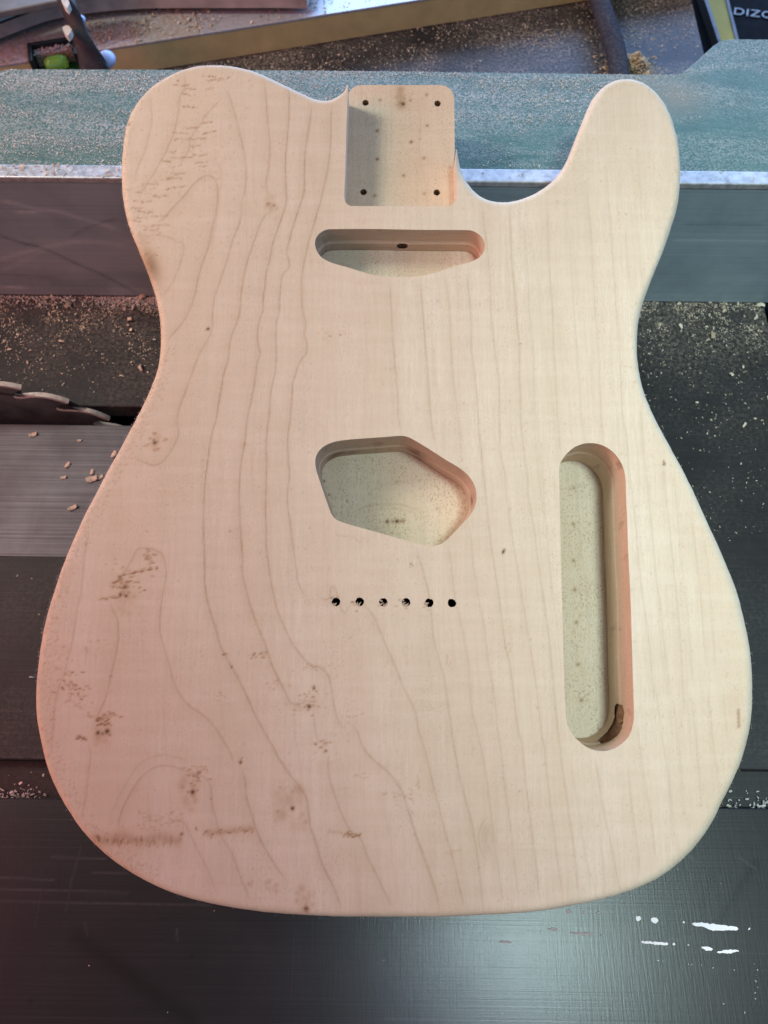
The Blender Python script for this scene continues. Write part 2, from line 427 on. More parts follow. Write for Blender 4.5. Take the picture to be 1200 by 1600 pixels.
# ------------------------------------------------------------------ the guitar body: outline
def Z(ox, oy, s, pts): return [(ox + x / s, oy + y / s) for x, y in pts]
OUT = [(543, 138), (541, 144), (537.5, 148.5), (530, 152.5), (521, 156), (513, 158), (500, 158), (485, 153), (470, 146), (450, 136.5), (430, 126.5), (400, 113.5), (370, 106), (340, 103), (310, 105), (285, 111.5), (260, 122.5),
       (240, 135.5), (222, 153), (207, 175), (199, 195), (194.5, 215), (191.5, 240), (189.8, 270), (190.4, 297.5), (195, 329), (202, 355), (211, 378), (220, 400), (230, 424), (239, 450),
       (246, 476), (249.8, 499), (251.2, 522), (250.8, 545), (248, 568), (243, 587), (235.5, 606), (226, 628), (214.5, 651), (199.5, 680), (187, 703), (172, 728), (157, 757), (145, 780), (134, 801),
       (122, 828), (110, 855), (100, 880), (92, 902), (84, 927), (75.6, 954), (68.7, 982), (63, 1012), (59.7, 1042), (57.3, 1072), (57, 1095), (58.5, 1125), (65, 1160), (75, 1199),
       (90, 1235), (107.5, 1266), (127.5, 1295), (155, 1325), (185, 1350), (220, 1372), (260, 1390.5), (300, 1404), (350, 1416), (400, 1423.5), (450, 1428.3), (500, 1430.8), (550, 1432.3), (600, 1433.3),
       (675, 1432.8), (750, 1430.5), (810, 1426.7), (860, 1421.5), (910, 1413), (950, 1403.5), (990, 1390.5), (1025, 1375.5), (1050, 1359.5), (1075, 1338), (1095, 1315), (1115, 1285), (1130, 1252), (1145, 1221),
       (1157, 1195), (1166, 1168), (1172.5, 1140), (1176, 1110), (1176.8, 1080), (1175.5, 1050), (1173.5, 1025), (1169, 992), (1161.5, 955), (1151.5, 920), (1138.5, 888), (1124.5, 857), (1107, 819), (1089.5, 779.5), (1070, 740), (1050, 703.5),
       (1033, 672), (1020, 646), (1009, 619), (1001, 592), (996.7, 568), (995, 548), (995.6, 527), (998, 503), (1003.5, 479), (1012, 453), (1021.5, 428), (1032, 403), (1042, 377), (1051, 350), (1058, 325), (1061.3, 302),
       (1062.8, 277), (1062.3, 252), (1060, 229), (1056, 208), (1050, 187), (1041, 167), (1029, 150), (1015.5, 137.8), (1002, 129.6), (987, 125.2), (972, 124.6), (957, 127.8), (942, 136), (931.5, 146.5), (922.5, 160), (914.5, 178),
       (907, 196.5), (900, 215.5), (892, 235.5), (883, 256), (872.5, 272.5), (859, 286.5), (840, 300), (822, 309), (803, 315), (785, 316.8), (767.5, 314.5), (755, 309.5), (742.5, 300.5), (730, 285), (721, 268), (716, 253), (713, 238)]
SIL = catmull(BB(OUT, -.0028), sub=6)
SIL = resample(SIL, .0011)
SIL = smooth(SIL, 6)
OD = np.r_[0, np.cumsum(np.hypot(*np.diff(SIL, axis=0).T))]
NRM = normals2(SIL, False)            # outward for a counter-clockwise run
if np.mean((SIL - SIL.mean(0)) @ np.eye(2) * NRM) < 0: NRM = -NRM
NRM = smooth(NRM, 3)
endd = np.minimum(OD, OD[-1] - OD)
_n = np.convolve(rng.normal(size=len(SIL) + 80), np.hanning(41) / np.hanning(41).sum() * 6.4 ** .5, 'same')[40:-40]
RAD = np.minimum((.0037 + .0014 * np.clip((SIL[:, 0] - .09) / .03, 0, 1) * np.clip((.17 - SIL[:, 1]) / .04, 0, 1)) * (1 + .16 * np.clip(_n, -2, 2)), .0003 + endd * .30)
SIL = SIL + NRM * (np.convolve(rng.normal(size=len(SIL) + 20), np.ones(3) / 3, 'same')[10:-10] * .00007)[:, None]
TOPE = SIL - NRM * RAD[:, None]
# neck pocket, corners in photo points (left wall, south wall, right wall)
pocketpx = [(543.4, 141), (542, 180), (540.6, 225), (539.3, 270), (538, 302), (538.4, 311), (541, 317.5), (546, 321), (553, 322), (600, 322.2), (650, 322.4), (695, 322.4), (704, 321), (710, 316.5), (713.2, 309), (713.6, 300), (713.4, 270), (713.2, 250)]
PK = BB(pocketpx, 0)
PK = resample(catmull(PK, sub=6), .0009)
PK[0] = TOPE[0]; PK[-1] = TOPE[-1]
NECKP = Z(480, 100, 4, [(48, 1115), (55, 1085), (75, 1060), (105, 1040), (150, 1032), (400, 1031), (700, 1036), (1000, 1038), (1040, 1045), (1075, 1065), (1100, 1095), (1112, 1130), (1108, 1165), (1090, 1195), (1060, 1220), (1000, 1243), (900, 1270), (800, 1305), (700, 1328), (600, 1332), (500, 1330), (420, 1320), (330, 1295), (250, 1270), (170, 1248), (120, 1228), (85, 1205), (60, 1170), (50, 1140)])
BRIDGE = Z(470, 660, 4, [(90, 250), (95, 210), (115, 175), (150, 145), (195, 125), (240, 115), (350, 103), (500, 93), (630, 83), (665, 90), (700, 105), (800, 165), (900, 230), (1000, 290), (1050, 335), (1080, 380), (1097, 430), (1098, 490), (1080, 545), (1050, 590), (1010, 635), (950, 700), (900, 745), (870, 763), (830, 772), (790, 768), (700, 748), (600, 722), (500, 693), (400, 665), (300, 637), (235, 615), (210, 600), (190, 570), (175, 530), (150, 460), (120, 370), (97, 300)])
CONTROL = Z(840, 660, 2.963, [(100, 210), (110, 180), (130, 150), (165, 118), (205, 100), (245, 95), (290, 102), (335, 125), (370, 160), (395, 205), (407, 260), (410, 350), (415, 450), (420, 600), (430, 800), (436, 1000), (440, 1150), (445, 1300), (445, 1380), (430, 1440), (400, 1480), (350, 1513), (300, 1523), (250, 1515), (205, 1488), (170, 1455), (145, 1415), (132, 1370), (125, 1250), (120, 1100), (115, 900), (110, 700), (105, 500), (101, 330)])
def cavity_loop(px, it=3): return smooth(resample(catmull(BB(px), True, 5), .0009, True), it, True)
L_NECK, L_BRIDGE, L_CTRL = (ccw(cavity_loop(q)) for q in (NECKP, BRIDGE, CONTROL))
STR = [(525, 940.5), (562, 940.5), (599, 941), (634.5, 941), (670.5, 942), (706, 942.5)]
def circle(cx, cy, r, n=28, jit=0.0):
    a = np.arange(n) / n * 2 * pi
    rr = r * (1 + jit * rng.normal(size=n))
    return np.c_[cx + rr * np.cos(a), cy + rr * np.sin(a)]
L_STR = [circle(*B(*p), .00195, 26, .05) for p in STR]

# ------------------------------------------------------------------ wood figure of the face
R = Raster(-.185, .185, -.01, .43)
LB = lambda ox, oy, s, pts: Z(ox, oy, s, pts)
r1 = lambda *p: LB(180, 440, 3, p)
r2 = lambda *p: LB(50, 640, 3, p)
r3 = lambda *p: LB(50, 980, 3, p)
r4 = lambda *p: LB(350, 1060, 3, p)
r5 = lambda *p: LB(480, 420, 3, p)
r6 = lambda *p: LB(660, 260, 3, p)
r7 = lambda *p: LB(640, 760, 4, p)
r8 = lambda *p: LB(700, 1060, 2.4, p)
r9 = lambda *p: LB(380, 300, 4.704, p)
r10 = lambda *p: LB(940, 620, 4.21, p)
r11 = lambda *p: LB(180, 100, 4.705, p)
z3 = lambda *p: LB(180, 90, 3.403, p)
z6 = lambda *p: LB(300, 840, 3, p)
zb = lambda *p: LB(470, 660, 4, p)
LINES = [
 (r11((512, 60), (510, 180), (480, 230), (470, 330), (450, 430), (430, 510), (400, 580), (370, 650), (330, 720), (280, 810), (210, 920), (180, 990)), .75),
 (r11((265, 220), (265, 330), (270, 410), (245, 530), (220, 630), (185, 720), (155, 800), (150, 870)), .6),
 (r11((125, 450), (105, 560), (90, 660)), .5),
 (r11((790, 240), (700, 340), (660, 380), (630, 440), (580, 500), (550, 570), (540, 630), (500, 700), (460, 760)), .7),
 (r11((800, 180), (830, 210), (860, 300), (900, 440), (935, 590), (955, 700), (962, 800), (955, 920), (935, 1000), (930, 1100), (905, 1190), (870, 1280), (845, 1360), (820, 1450)) + r1((490, 0), (465, 80), (455, 170), (458, 200), (440, 260), (400, 330), (370, 400), (350, 460), (320, 540), (300, 590), (290, 660), (297, 710), (280, 760), (250, 810), (215, 850), (175, 862), (140, 848), (100, 830), (80, 800)), .75),
 (r11((280, 1175), (350, 1140), (430, 1050), (500, 980), (560, 900), (620, 845), (680, 820), (720, 835), (745, 870), (755, 930), (750, 1030), (735, 1120), (710, 1220), (690, 1320), (660, 1410), (630, 1500)) + r1((385, 0), (370, 70), (345, 140), (310, 200), (270, 245), (235, 290)), .85),
 (r11((240, 1270), (300, 1258), (370, 1270), (420, 1285), (450, 1310), (490, 1310), (505, 1350), (495, 1410), (470, 1490), (440, 1570), (400, 1640), (330, 1720)), .6),
 (r11((690, 700), (740, 720), (775, 780), (785, 850), (770, 960), (760, 1040), (740, 1180), (720, 1260), (690, 1390)), .35),
 (z3((790, 100), (800, 200), (810, 330), (820, 450), (820, 560), (805, 650), (808, 710), (825, 760)), .75),
 (z3((835, 810), (790, 850), (760, 920), (730, 1000), (700, 1090), (680, 1180)) + r1((600, 0), (590, 60), (585, 130), (570, 190), (550, 240), (535, 300), (530, 370), (510, 430), (498, 500), (485, 570), (475, 640), (455, 710), (440, 790), (430, 870), (420, 950), (415, 1050), (413, 1120)) + r2((805, 620), (808, 700), (808, 790), (820, 880), (840, 960), (865, 1040)) + r3((880, 80), (915, 150), (960, 230), (1010, 330), (1050, 420), (1100, 510), (1150, 600)) + r4((240, 350), (300, 440), (350, 500), (385, 560), (398, 640), (405, 700), (430, 770), (460, 870), (500, 950), (530, 1020), (555, 1100)), .95),
 (z3((922, 150), (925, 290), (915, 430), (905, 560)) + r9((315, 0), (320, 50), (300, 140), (265, 240), (220, 370), (195, 490), (170, 600), (155, 720), (145, 800), (148, 860), (125, 930), (105, 1020), (108, 1120), (125, 1185), (105, 1240), (95, 1310), (80, 1420), (60, 1520)) + r1((638, 560), (620, 640), (608, 740), (593, 830), (585, 900), (580, 1000), (583, 1080)) + r2((976, 560), (985, 680), (990, 780), (1015, 890), (1045, 980), (1080, 1070)) + z6((340, 490), (380, 610), (430, 710), (460, 770), (500, 780), (550, 762), (580, 770)), .95),
 (z3((1045, 240), (1035, 350), (1010, 500), (1005, 690)) + r9((435, 40), (400, 150), (360, 270), (330, 390), (318, 440), (340, 540), (290, 610), (275, 690), (265, 800), (262, 890), (243, 960), (240, 1060), (243, 1180), (235, 1310)) + r1((748, 430), (730, 520), (722, 620), (712, 700), (708, 780), (710, 860), (708, 970), (705, 1060)) + r2((1098, 620), (1108, 720), (1125, 830)) + z6((400, 340), (420, 390), (460, 480), (510, 550), (560, 600), (600, 610), (635, 640), (650, 690), (665, 790), (690, 870), (722, 905)), .9),
 (r4((585, 205), (620, 240), (650, 320), (700, 380), (760, 430), (805, 485), (840, 545), (870, 640), (900, 740), (940, 850), (990, 990), (1012, 1100)), .95),
 (z6((722, 905), (735, 960), (745, 1010)), .35),
 (z3((1150, 250), (1140, 520)) + r9((580, 20), (545, 150), (510, 270), (480, 370), (450, 500), (432, 620), (430, 720), (435, 850), (460, 970), (450, 1050), (468, 1110), (465, 1180), (430, 1230), (400, 1290), (370, 1390)) + r1((832, 480), (825, 580), (820, 650), (808, 720), (810, 820), (818, 900), (810, 970), (810, 1060)) + z6((470, 0), (480, 70), (490, 160), (500, 220), (530, 270), (560, 270)), .85),
 (z6((560, 270), (580, 262), (600, 280), (622, 290), (645, 280), (650, 240), (665, 230), (680, 270), (692, 320), (715, 355), (738, 320), (760, 300)), .7),
 (z6((800, 290), (820, 330), (850, 370), (880, 440), (910, 510), (950, 600), (990, 700), (1040, 800)) + r4((905, 200), (910, 240), (950, 370), (980, 500), (1010, 610), (1040, 730), (1075, 850), (1100, 960), (1125, 1085)), .85),
 (zb((205, 650), (225, 700), (270, 710), (310, 715), (340, 725), (370, 750), (400, 720), (430, 690)), .5),
 (r6((90, 190), (95, 260)), .4),
 (r5((385, 50), (395, 200), (405, 370), (415, 480), (425, 600), (428, 690), (440, 775)), .8),
 (zb((720, 750), (740, 850), (780, 980), (800, 1080), (815, 1200)) + r7((150, 950), (190, 1100), (220, 1220), (245, 1400)) + r4((1075, 300), (1100, 440), (1130, 560), (1160, 680), (1190, 850), (1215, 1090)), .85),
 (r5((530, 45), (545, 250), (560, 430), (570, 560), (578, 680), (600, 845)), .85),
 (r7((235, 340), (265, 530), (280, 680), (310, 800), (345, 980), (370, 1120), (375, 1280), (400, 1450)) + r8((110, 200), (140, 350), (160, 500), (180, 660), (210, 850)), .65),
 (r6((100, 505), (125, 650), (135, 900)) + r5((680, 470), (700, 640), (715, 780), (722, 900)), .6),
 (r7((365, 230), (385, 350), (400, 500), (430, 690), (460, 850), (490, 1080), (520, 1260), (545, 1440)) + r8((183, 170), (200, 290), (215, 420), (240, 600), (262, 830)), .6),
 (r6((205, 490), (225, 660), (230, 860)) + r5((785, 500), (798, 640), (805, 760), (815, 850), (830, 1000)) + r7((485, 120), (490, 200), (515, 400), (545, 600), (570, 780), (595, 980), (625, 1110), (650, 1300), (680, 1540)) + r8((275, 240), (295, 430), (320, 620), (345, 840)), .8),
 (r6((285, 180), (290, 280), (310, 420), (318, 560), (322, 700), (340, 860), (355, 980)) + r5((900, 560), (900, 700), (905, 850), (925, 960)) + r7((605, 60), (640, 300), (680, 560), (710, 740), (745, 950), (780, 1170), (800, 1330), (825, 1560)) + r8((360, 250), (375, 400), (400, 600), (430, 820)), .7),
 (r6((405, 190), (415, 330), (420, 470), (435, 620), (445, 740), (455, 850), (455, 1000)) + r5((998, 560), (1000, 700), (1010, 800), (1020, 900), (1035, 1000)) + r7((740, 50), (780, 280), (810, 520), (840, 720), (870, 950), (890, 1150), (910, 1350)) + r8((410, 180), (435, 380), (455, 520), (480, 700), (490, 830)), .75),
 (r7((820, 0), (850, 180), (860, 350), (880, 560), (910, 780), (935, 1030), (945, 1200)), .4),
 (r6((475, 250), (490, 450), (500, 650), (515, 830), (520, 1000), (525, 1180)) + r5((1075, 850), (1090, 1000), (1110, 1180)), .5),
 (r6((585, 200), (590, 400), (600, 560), (610, 720), (620, 920), (630, 1100)) + r5((1170, 650), (1180, 780), (1190, 880)), .6),
 (r6((690, 300), (705, 560), (720, 800), (735, 1000), (745, 1180), (765, 1330)), .4),
 (r6((770, 100), (790, 330), (800, 500), (812, 700), (825, 860), (832, 1050), (840, 1200), (850, 1330)), .55),
 (r6((870, 130), (890, 420), (905, 600), (918, 800), (930, 1000), (940, 1190)) + r10((165, 250), (180, 480), (205, 680), (225, 850), (240, 1030), (255, 1200), (290, 1450), (310, 1600), (330, 1800), (350, 2050)), .6),
 (r6((950, 260), (960, 430), (975, 570)), .45),
 (r6((1010, 20), (1025, 160)), .35),
 (r10((250, 20), (270, 250), (290, 480), (315, 720), (335, 920), (360, 1170), (390, 1430), (420, 1700), (450, 2000)), .5),
 (r10((405, 420), (415, 600), (440, 800), (460, 980), (480, 1200), (510, 1500), (530, 1800), (545, 2100)), .55),
 (r10((475, 480), (500, 800), (520, 1000), (545, 1250), (570, 1500), (600, 1900)), .4),
 (r10((585, 730), (610, 950), (640, 1200), (665, 1500), (690, 1800)), .5),
 (r10((670, 920), (700, 1130), (725, 1450), (750, 1800)), .45),
 (r8((550, 290), (580, 470), (610, 620), (645, 800)), .65),
 (r8((670, 310), (690, 480), (710, 620), (720, 750)), .5),
 (r8((460, 300), (490, 500), (520, 690), (555, 800)), .4),
 (r8((705, 160), (740, 400), (765, 560), (780, 700)), .5),
 (r8((775, 0), (800, 200), (830, 400), (845, 640)), .5),
 (r8((840, 40), (870, 300), (890, 570)), .42),
 (r8((910, 40), (940, 340), (950, 520)), .45),
 (r8((970, 20), (1000, 280), (1020, 440)), .45),
 (r8((1030, 20), (1050, 250)), .35),
 (r2((270, 570), (245, 690), (230, 850), (210, 950), (190, 1080)) + r3((180, 100), (150, 220), (120, 300), (105, 400), (95, 500), (90, 590)), .6),
 (r2((378, 850), (400, 800), (440, 750), (470, 700), (490, 660), (520, 648), (570, 655), (610, 680), (625, 730), (625, 800), (610, 880), (600, 980), (603, 1060)) + r3((640, 160), (660, 240), (690, 310), (740, 370), (800, 410), (850, 460), (890, 520), (930, 590), (945, 630), (972, 634)), .75),
 (r2((365, 880), (375, 930), (400, 980), (405, 1050), (400, 1110)) + r3((385, 160), (370, 230), (350, 320), (320, 390), (280, 455)), .75),
 (r3((255, 530), (275, 590), (265, 680), (255, 780), (235, 880), (245, 930)), .75),
 (r3((980, 650), (1000, 720), (1005, 800), (1030, 880), (1060, 970), (1100, 1050), (1150, 1130), (1200, 1200)), .85),
 (r3((365, 940), (380, 860), (410, 790), (460, 700), (500, 645), (560, 610), (620, 600), (700, 615), (750, 645)), .42),
 (r3((400, 970), (410, 900), (440, 820), (480, 750), (520, 695), (580, 655), (640, 650), (700, 665), (750, 690), (800, 700), (835, 740), (845, 830), (870, 930), (900, 1000), (940, 1070), (985, 1190), (1030, 1290)), .7),
 (r3((620, 950), (640, 930), (680, 905), (715, 920), (740, 970), (770, 1030), (810, 1110), (845, 1190), (870, 1260)), .6),
 (r3((490, 1040), (465, 1090), (455, 1140)), .5),
 (r3((380, 1020), (375, 1060), (385, 1090)), .4),
 (r4((420, 140), (425, 220), (440, 290), (470, 300)), .6),
 (r4((488, 330), (490, 440), (510, 520), (550, 630), (590, 710), (640, 750), (670, 830), (710, 910), (750, 1000), (800, 1085)), .8),
 (r4((560, 310), (580, 260)), .3),
 (z3((900, 960), (930, 1010)), .4),
]
for P, a in LINES:
    kx = np.interp(np.mean([p[0] for p in P]), [480, 680], [1.05, .80])
    R.line(0, BB(P), sig=.00031, amp=a * .95 * kx)
# faint broad wood markings between the rings
for _ in range(170):
    px = rng.uniform(90, 1120); py = rng.uniform(180, 1300); n = int(rng.integers(20, 60))
    lean = np.interp(px, [100, 350, 600, 1100], [.02, .05, .12, .10])
    P = [(px + lean * q + rng.normal() * .8, py + q) for q in np.linspace(0, n * 4, 6)]
    R.line(0, BB(P), sig=.0005, amp=rng.uniform(.06, .17))
# concentric worn ring on the lower bout
for k, rr in enumerate((14, 18, 22, 27, 31, 36, 42)):
    a = np.linspace(radians(105 + k * 2), radians(268 - k * 5), 16)
    R.line(0, BB([(788 + rr * .95 * cos(q), 1310 - rr * 1.05 * sin(q)) for q in a]), sig=.0004, amp=.55 + .12 * (k in (1, 4)))
for q in (0, 8): R.line(0, BB([(735, 1318 + q), (790, 1319 + q), (870, 1320 + q)]), sig=.0004, amp=.2)
def spot(px, py, r, a=.95, ch=1, jit=1):
    p = np.array(B(px, py)); s = r / 3400 * .60
    R.splat(ch, p[None], s, a)
    for _ in range(int(3 * jit)): R.splat(ch, (p + rng.normal(size=2) * s * 1.1)[None], s * .55, a * rng.uniform(.4, .85))
def ticks(px, py, n, sx, sy, amp=.6, ch=2, ln=3.0, ang=0.0):
    for _ in range(n):
        x = px + rng.normal() * sx; y = py + rng.normal() * sy; l = ln * rng.uniform(.4, 1.6); a = ang + rng.normal() * .25
        t = np.linspace(-l / 2, l / 2, max(3, int(l * 1.3)))
        R.splat(ch, BB([(x + q * cos(a), y - q * sin(a)) for q in t]), .00028, amp * rng.uniform(.4, 1.1))
def rows(cent, sx, n, amp):      # torn grain: short ragged dashes in rows across the fibre
    for x, y in cent:
        sg = rng.uniform(.6, 1.3)
        w = np.linspace(-sx * sg, sx * sg, int(n * sg))
        yy = y + np.cumsum(rng.normal(size=len(w)) * .55)
        for q, v in zip(w, yy):
            if rng.random() < .62: ticks(x + q, v, 1, .4, .4, amp, 2, 2.6, rng.normal() * .5 + .1)
rows(r11((690, 90), (740, 120), (800, 110), (560, 180), (690, 180), (540, 220), (480, 160), (550, 320), (690, 430), (560, 470), (690, 515), (480, 505), (480, 560), (600, 560), (590, 610), (430, 650), (620, 670), (430, 685), (520, 690), (390, 715), (640, 730), (440, 750), (640, 755), (460, 800), (430, 835), (350, 860), (260, 890), (470, 910), (370, 925), (140, 925), (340, 965), (200, 1000), (160, 1060), (210, 1090), (320, 1120), (130, 1145), (190, 1135), (330, 1190), (260, 1220)), 11, 15, .62)
ticks(215, 385, 30, 9, 16, .55); ticks(235, 398, 10, 4, 3, .8); ticks(232, 365, 30, 10, 12, .4)
R.splat(2, BB([(222, 378), (228, 392), (224, 402)]), .0036, .28)
ticks(330, 250, 120, 60, 75, .34, 2, 1.6); ticks(250, 260, 80, 35, 70, .34, 2, 1.6)
# knots
for x, y, r, a in ((325, 514, 3.2, .95), (241.7, 691.7, 4.6, .8), (515, 525, 2.2, .55), (532, 523, 2.4, .45), (419, 318.5, 4.2, .55), (428, 321, 4.0, .5), (432, 327, 2.2, .4),
                   (188, 929, 3.6, .85), (197, 931, 3.4, .85), (195, 917, 4, .75), (245, 888, 2.8, .7), (235, 890, 1.8, .6), (223, 892, 2, .6), (153, 1145, 4.2, .85), (167.5, 1142.5, 5.2, .85), (160, 1146, 3, .7),
                   (301, 1237.5, 4.8, .85), (457, 1263, 3.8, .9), (434, 1267.5, 2.2, .5), (438, 1230, 1.8, .4), (478.5, 1420, 4.6, .9), (483, 1104, 3.8, .9), (490.5, 1075, 3, .85), (509, 1173, 2.6, .75), (376, 1191.5, 2.8, .85), (284, 1303, 3, .75),
                   (786.5, 862, 2.8, .95), (642, 881, 1.8, .95), (645, 884, 1.2, .8), (641, 886, 1.1, .8), (1038, 724, 2.4, .8), (350, 1022.5, 1.5, .8), (362, 1042.5, 1.8, .9), (229, 830, 2, .4), (790, 1012, 1.5, .6), (840, 1106, 1.6, .5), (547.5, 996, 2.6, .25), (939, 283, 1.2, .8), (978.5, 334, 1.6, .6),
                   (278, 126, 2.2, .8), (200.5, 193, 2.4, .9), (813, 537, 1.4, .8), (359.5, 830, 2.2, .5), (306, 1294, 1.6, .9), (307.5, 1297, 1.4, .8), (330, 1248, 1.2, .8), (812, 1236, 1.2, .6)):
    spot(x, y, r, a)
R.splat(1, BB([(788, 859), (786, 864)]), .0004, .9); R.splat(1, BB([(1037, 721), (1038, 726)]), .00035, .85)
R.splat(2, BB([(348, 1023), (351, 1022.6), (354, 1022)]), .0003, .9)
for k in range(9): R.splat(1, BB([(1154 + rng.normal() * .5, 1110 + k * 3.2)]), .0005, .55)
for k in range(14): R.splat(2, BB([(1150 + rng.normal() * 5, 1080 + k * 4)]), .0018, .10)
# stains round the knots, rings of dashes
for x, y, s, a in ((195, 925, .0040, .30), (195, 945, .0030, .22), (160, 1138, .0036, .30), (160, 1153, .0030, .22), (301, 1228, .0036, .30), (301, 1250, .0026, .30), (455, 1245, .0046, .30), (446, 1252, .004, .2), (479, 1405, .0035, .30), (424, 320, .0028, .22), (242, 690, .0030, .20), (517, 525, .0028, .10), (484, 1100, .0030, .12), (472, 1282, .0018, .25), (430, 1388, .0014, .3), (419, 1382, .0012, .3), (391, 1382, .001, .3), (790, 1325, .002, .1)):
    for _ in range(12):
        q = np.array(B(x, y)) + rng.normal(size=2) * s * (.55, .95); R.splat(2, q[None], s * rng.uniform(.22, .55), a * rng.uniform(.5, 1.35))
ticks(198, 912, 46, 11, 12, .85, 2, 4.5, .12); ticks(232, 875, 20, 6, 7, .75, 2, 3.6); ticks(185, 882, 8, 6, 8, .6)
for x0, y0, x1, y1, n in ((155, 937, 190, 932, 16), (200, 898, 240, 888, 14), (165, 1000, 130, 1005, 3)):
    for k in range(n): ticks(x0 + (x1 - x0) * k / n, y0 + (y1 - y0) * k / n, 1, .6, .8, .8, 2, 3)
ticks(160, 1126, 34, 9, 5, .9, 2, 4.2, .2); ticks(178, 1116, 12, 6, 3, .7); ticks(128, 1153, 12, 4.5, 2.5, .85, 2, 4); ticks(140, 1116, 6, 4, 3, .5)
ticks(302, 1212, 26, 8, 10, .75, 2, 4.0, .1); ticks(316, 1205, 10, 8, 5, .5)
for x, y, n in ((242, 678, 5), (256, 686, 5), (229, 697, 4), (243, 703, 4)): ticks(x, y, n, 3, 2, .7, 2, 3)
a = np.linspace(.5, 5.2, 14); R.line(2, BB([(513 + 6.5 * cos(q), 526 + 5.5 * sin(q)) for q in a]), sig=.0004, amp=.55); ticks(524, 518, 10, 12, 5, .3)
ticks(488, 1090, 26, 9, 12, .6, 2, 2.6); ticks(505, 1163, 14, 7, 5, .7); ticks(486, 1041, 12, 7, 5, .5); ticks(470, 1105, 12, 10, 5, .5)
ticks(548, 1118, 8, 8, 6, .45); ticks(376, 1185, 6, 2, 5, .8, 2, 2, 1.5)
for k in range(120):             # torn band along the lower edge
    q = rng.random(); x = 150 + q * 135; y = 1311 + 8 * sin(q * 2.4) - q * 5 + rng.normal() * 3.0
    ticks(x, y, 1, .5, .5, .8 * (1 - .3 * q), 2, 5.5, 1.35)
R.splat(2, BB([(150 + k * 9, 1311 + 3 * sin(k)) for k in range(15)]), .0020, .42)
for k in range(46): ticks(318 + k * 1.75, 1302 - k * .13 + rng.normal() * 2.2, 1, .5, .5, .72, 2, 3.4, .6 + rng.normal() * .5)
R.splat(2, BB([(325 + k * 6, 1302 - k * .6) for k in range(12)]), .0012, .34)
for k in range(36): ticks(512 + k * 1.45, 1298 + k * .22 + rng.normal() * 2.0, 1, .5, .5, .35 + .5 * (k > 17), 2, 3.2, .5 + rng.normal() * .5)
ticks(240, 1284, 40, 16, 7, .5, 2, 2.4); ticks(275, 1270, 12, 10, 10, .4)
ticks(710, 1331, 10, 6, 3, .45); ticks(620, 1245, 12, 14, 7, .4); ticks(566, 1210, 10, 10, 4, .35); ticks(655, 1225, 3, .8, 7, .4, 2, 6, 1.5); ticks(653, 1222, 3, .6, 3, .5, 2, 5, 1.5)
ticks(395, 1027, 5, 3, 2, .7); ticks(348, 1087, 10, 10, 4, .4); ticks(430, 1068, 10, 7, 5, .45); ticks(410, 1025, 6, 4, 3, .7)
ticks(118, 1068, 46, 16, 11, .75, 2, 2.8); ticks(95, 1040, 22, 8, 25, .5, 2, 2.2); ticks(115, 1095, 16, 14, 5, .45)
for q in ((135, 1020), (700, 315 + 720), (740, 1170), (795, 1010)): ticks(q[0], q[1], 4, 1.2, 5, .35, 2, 6, 1.5)
# brown pores scattered along the left rim
for k in range(len(SIL)):
    p = SIL[k]
    if p[0] < -.10 and p[1] < .26 and rng.random() < .95:
        for _ in range(4):
            q = p - NRM[k] * rng.uniform(.001, .0085) + rng.normal(size=2) * .0006
            R.splat(2, q[None], .00026, rng.uniform(.15, .62))
    if p[0] > .09 and p[1] > .22 and rng.random() < .5:
        R.splat(2, (p - NRM[k] * rng.uniform(.001, .006))[None], .0003, rng.uniform(.1, .35))
# scattered tiny flecks over the face
for _ in range(900): ticks(rng.uniform(70, 1150), rng.uniform(130, 1410), 1, 0, 0, rng.uniform(.1, .4), 2, 1.6, rng.uniform(0, 3))
for k in range(len(SIL)):
    p = SIL[k]
    if p[0] < -.05 and .25 < p[1] < .36:
        wgt = math.exp(-((p[1] - B(232, 418)[1]) / .0095) ** 2)
        if wgt > .05: R.splat(2, (p - NRM[k] * .0030)[None], .0036, .66 * wgt)
# splintered edges round the string holes and cavities
for p in STR[:5]: ticks(p[0] - 3, p[1] + 1, 5, 5, 5, .8, 1, 2.2)

# ------------------------------------------------------------------ the guitar body: mesh
outer = np.vstack([TOPE, PK[::-1][1:-1]])
vx, fc, li = sheet([outer, L_NECK, L_BRIDGE, L_CTRL] + L_STR, .00060)
nT = len(vx)
verts = [(x, y, TH) for x, y in vx]; faces = list(fc)
ring0 = li[0][:len(TOPE)]
def edge_wob(k): return 0
rings = [ring0]
prof = [(1 - sin(t), 1 - cos(t)) for t in np.linspace(0, pi / 2, 7)[1:]]     # (inset, drop) in radii
def add_ring(xy, z):
    s = len(verts); verts.extend([(p[0], p[1], zz) for p, zz in zip(xy, np.broadcast_to(z, (len(xy),)))]); return list(range(s, s + len(xy)))
for ins_, drop in prof: rings.append(add_ring(SIL - NRM * (RAD * ins_)[:, None], TH - RAD * drop))
rings.append(add_ring(SIL, .024)); rings.append(add_ring(SIL, .0035))
rings.append(add_ring(SIL - NRM * (np.minimum(RAD, .003) * .4)[:, None], .0010)); rings.append(add_ring(SIL - NRM * (np.minimum(RAD, .003))[:, None], 0))
for a_, b_ in zip(rings[:-1], rings[1:]):
    for k in range(len(SIL) - 1): faces.append((a_[k], b_[k], b_[k + 1], a_[k + 1]))
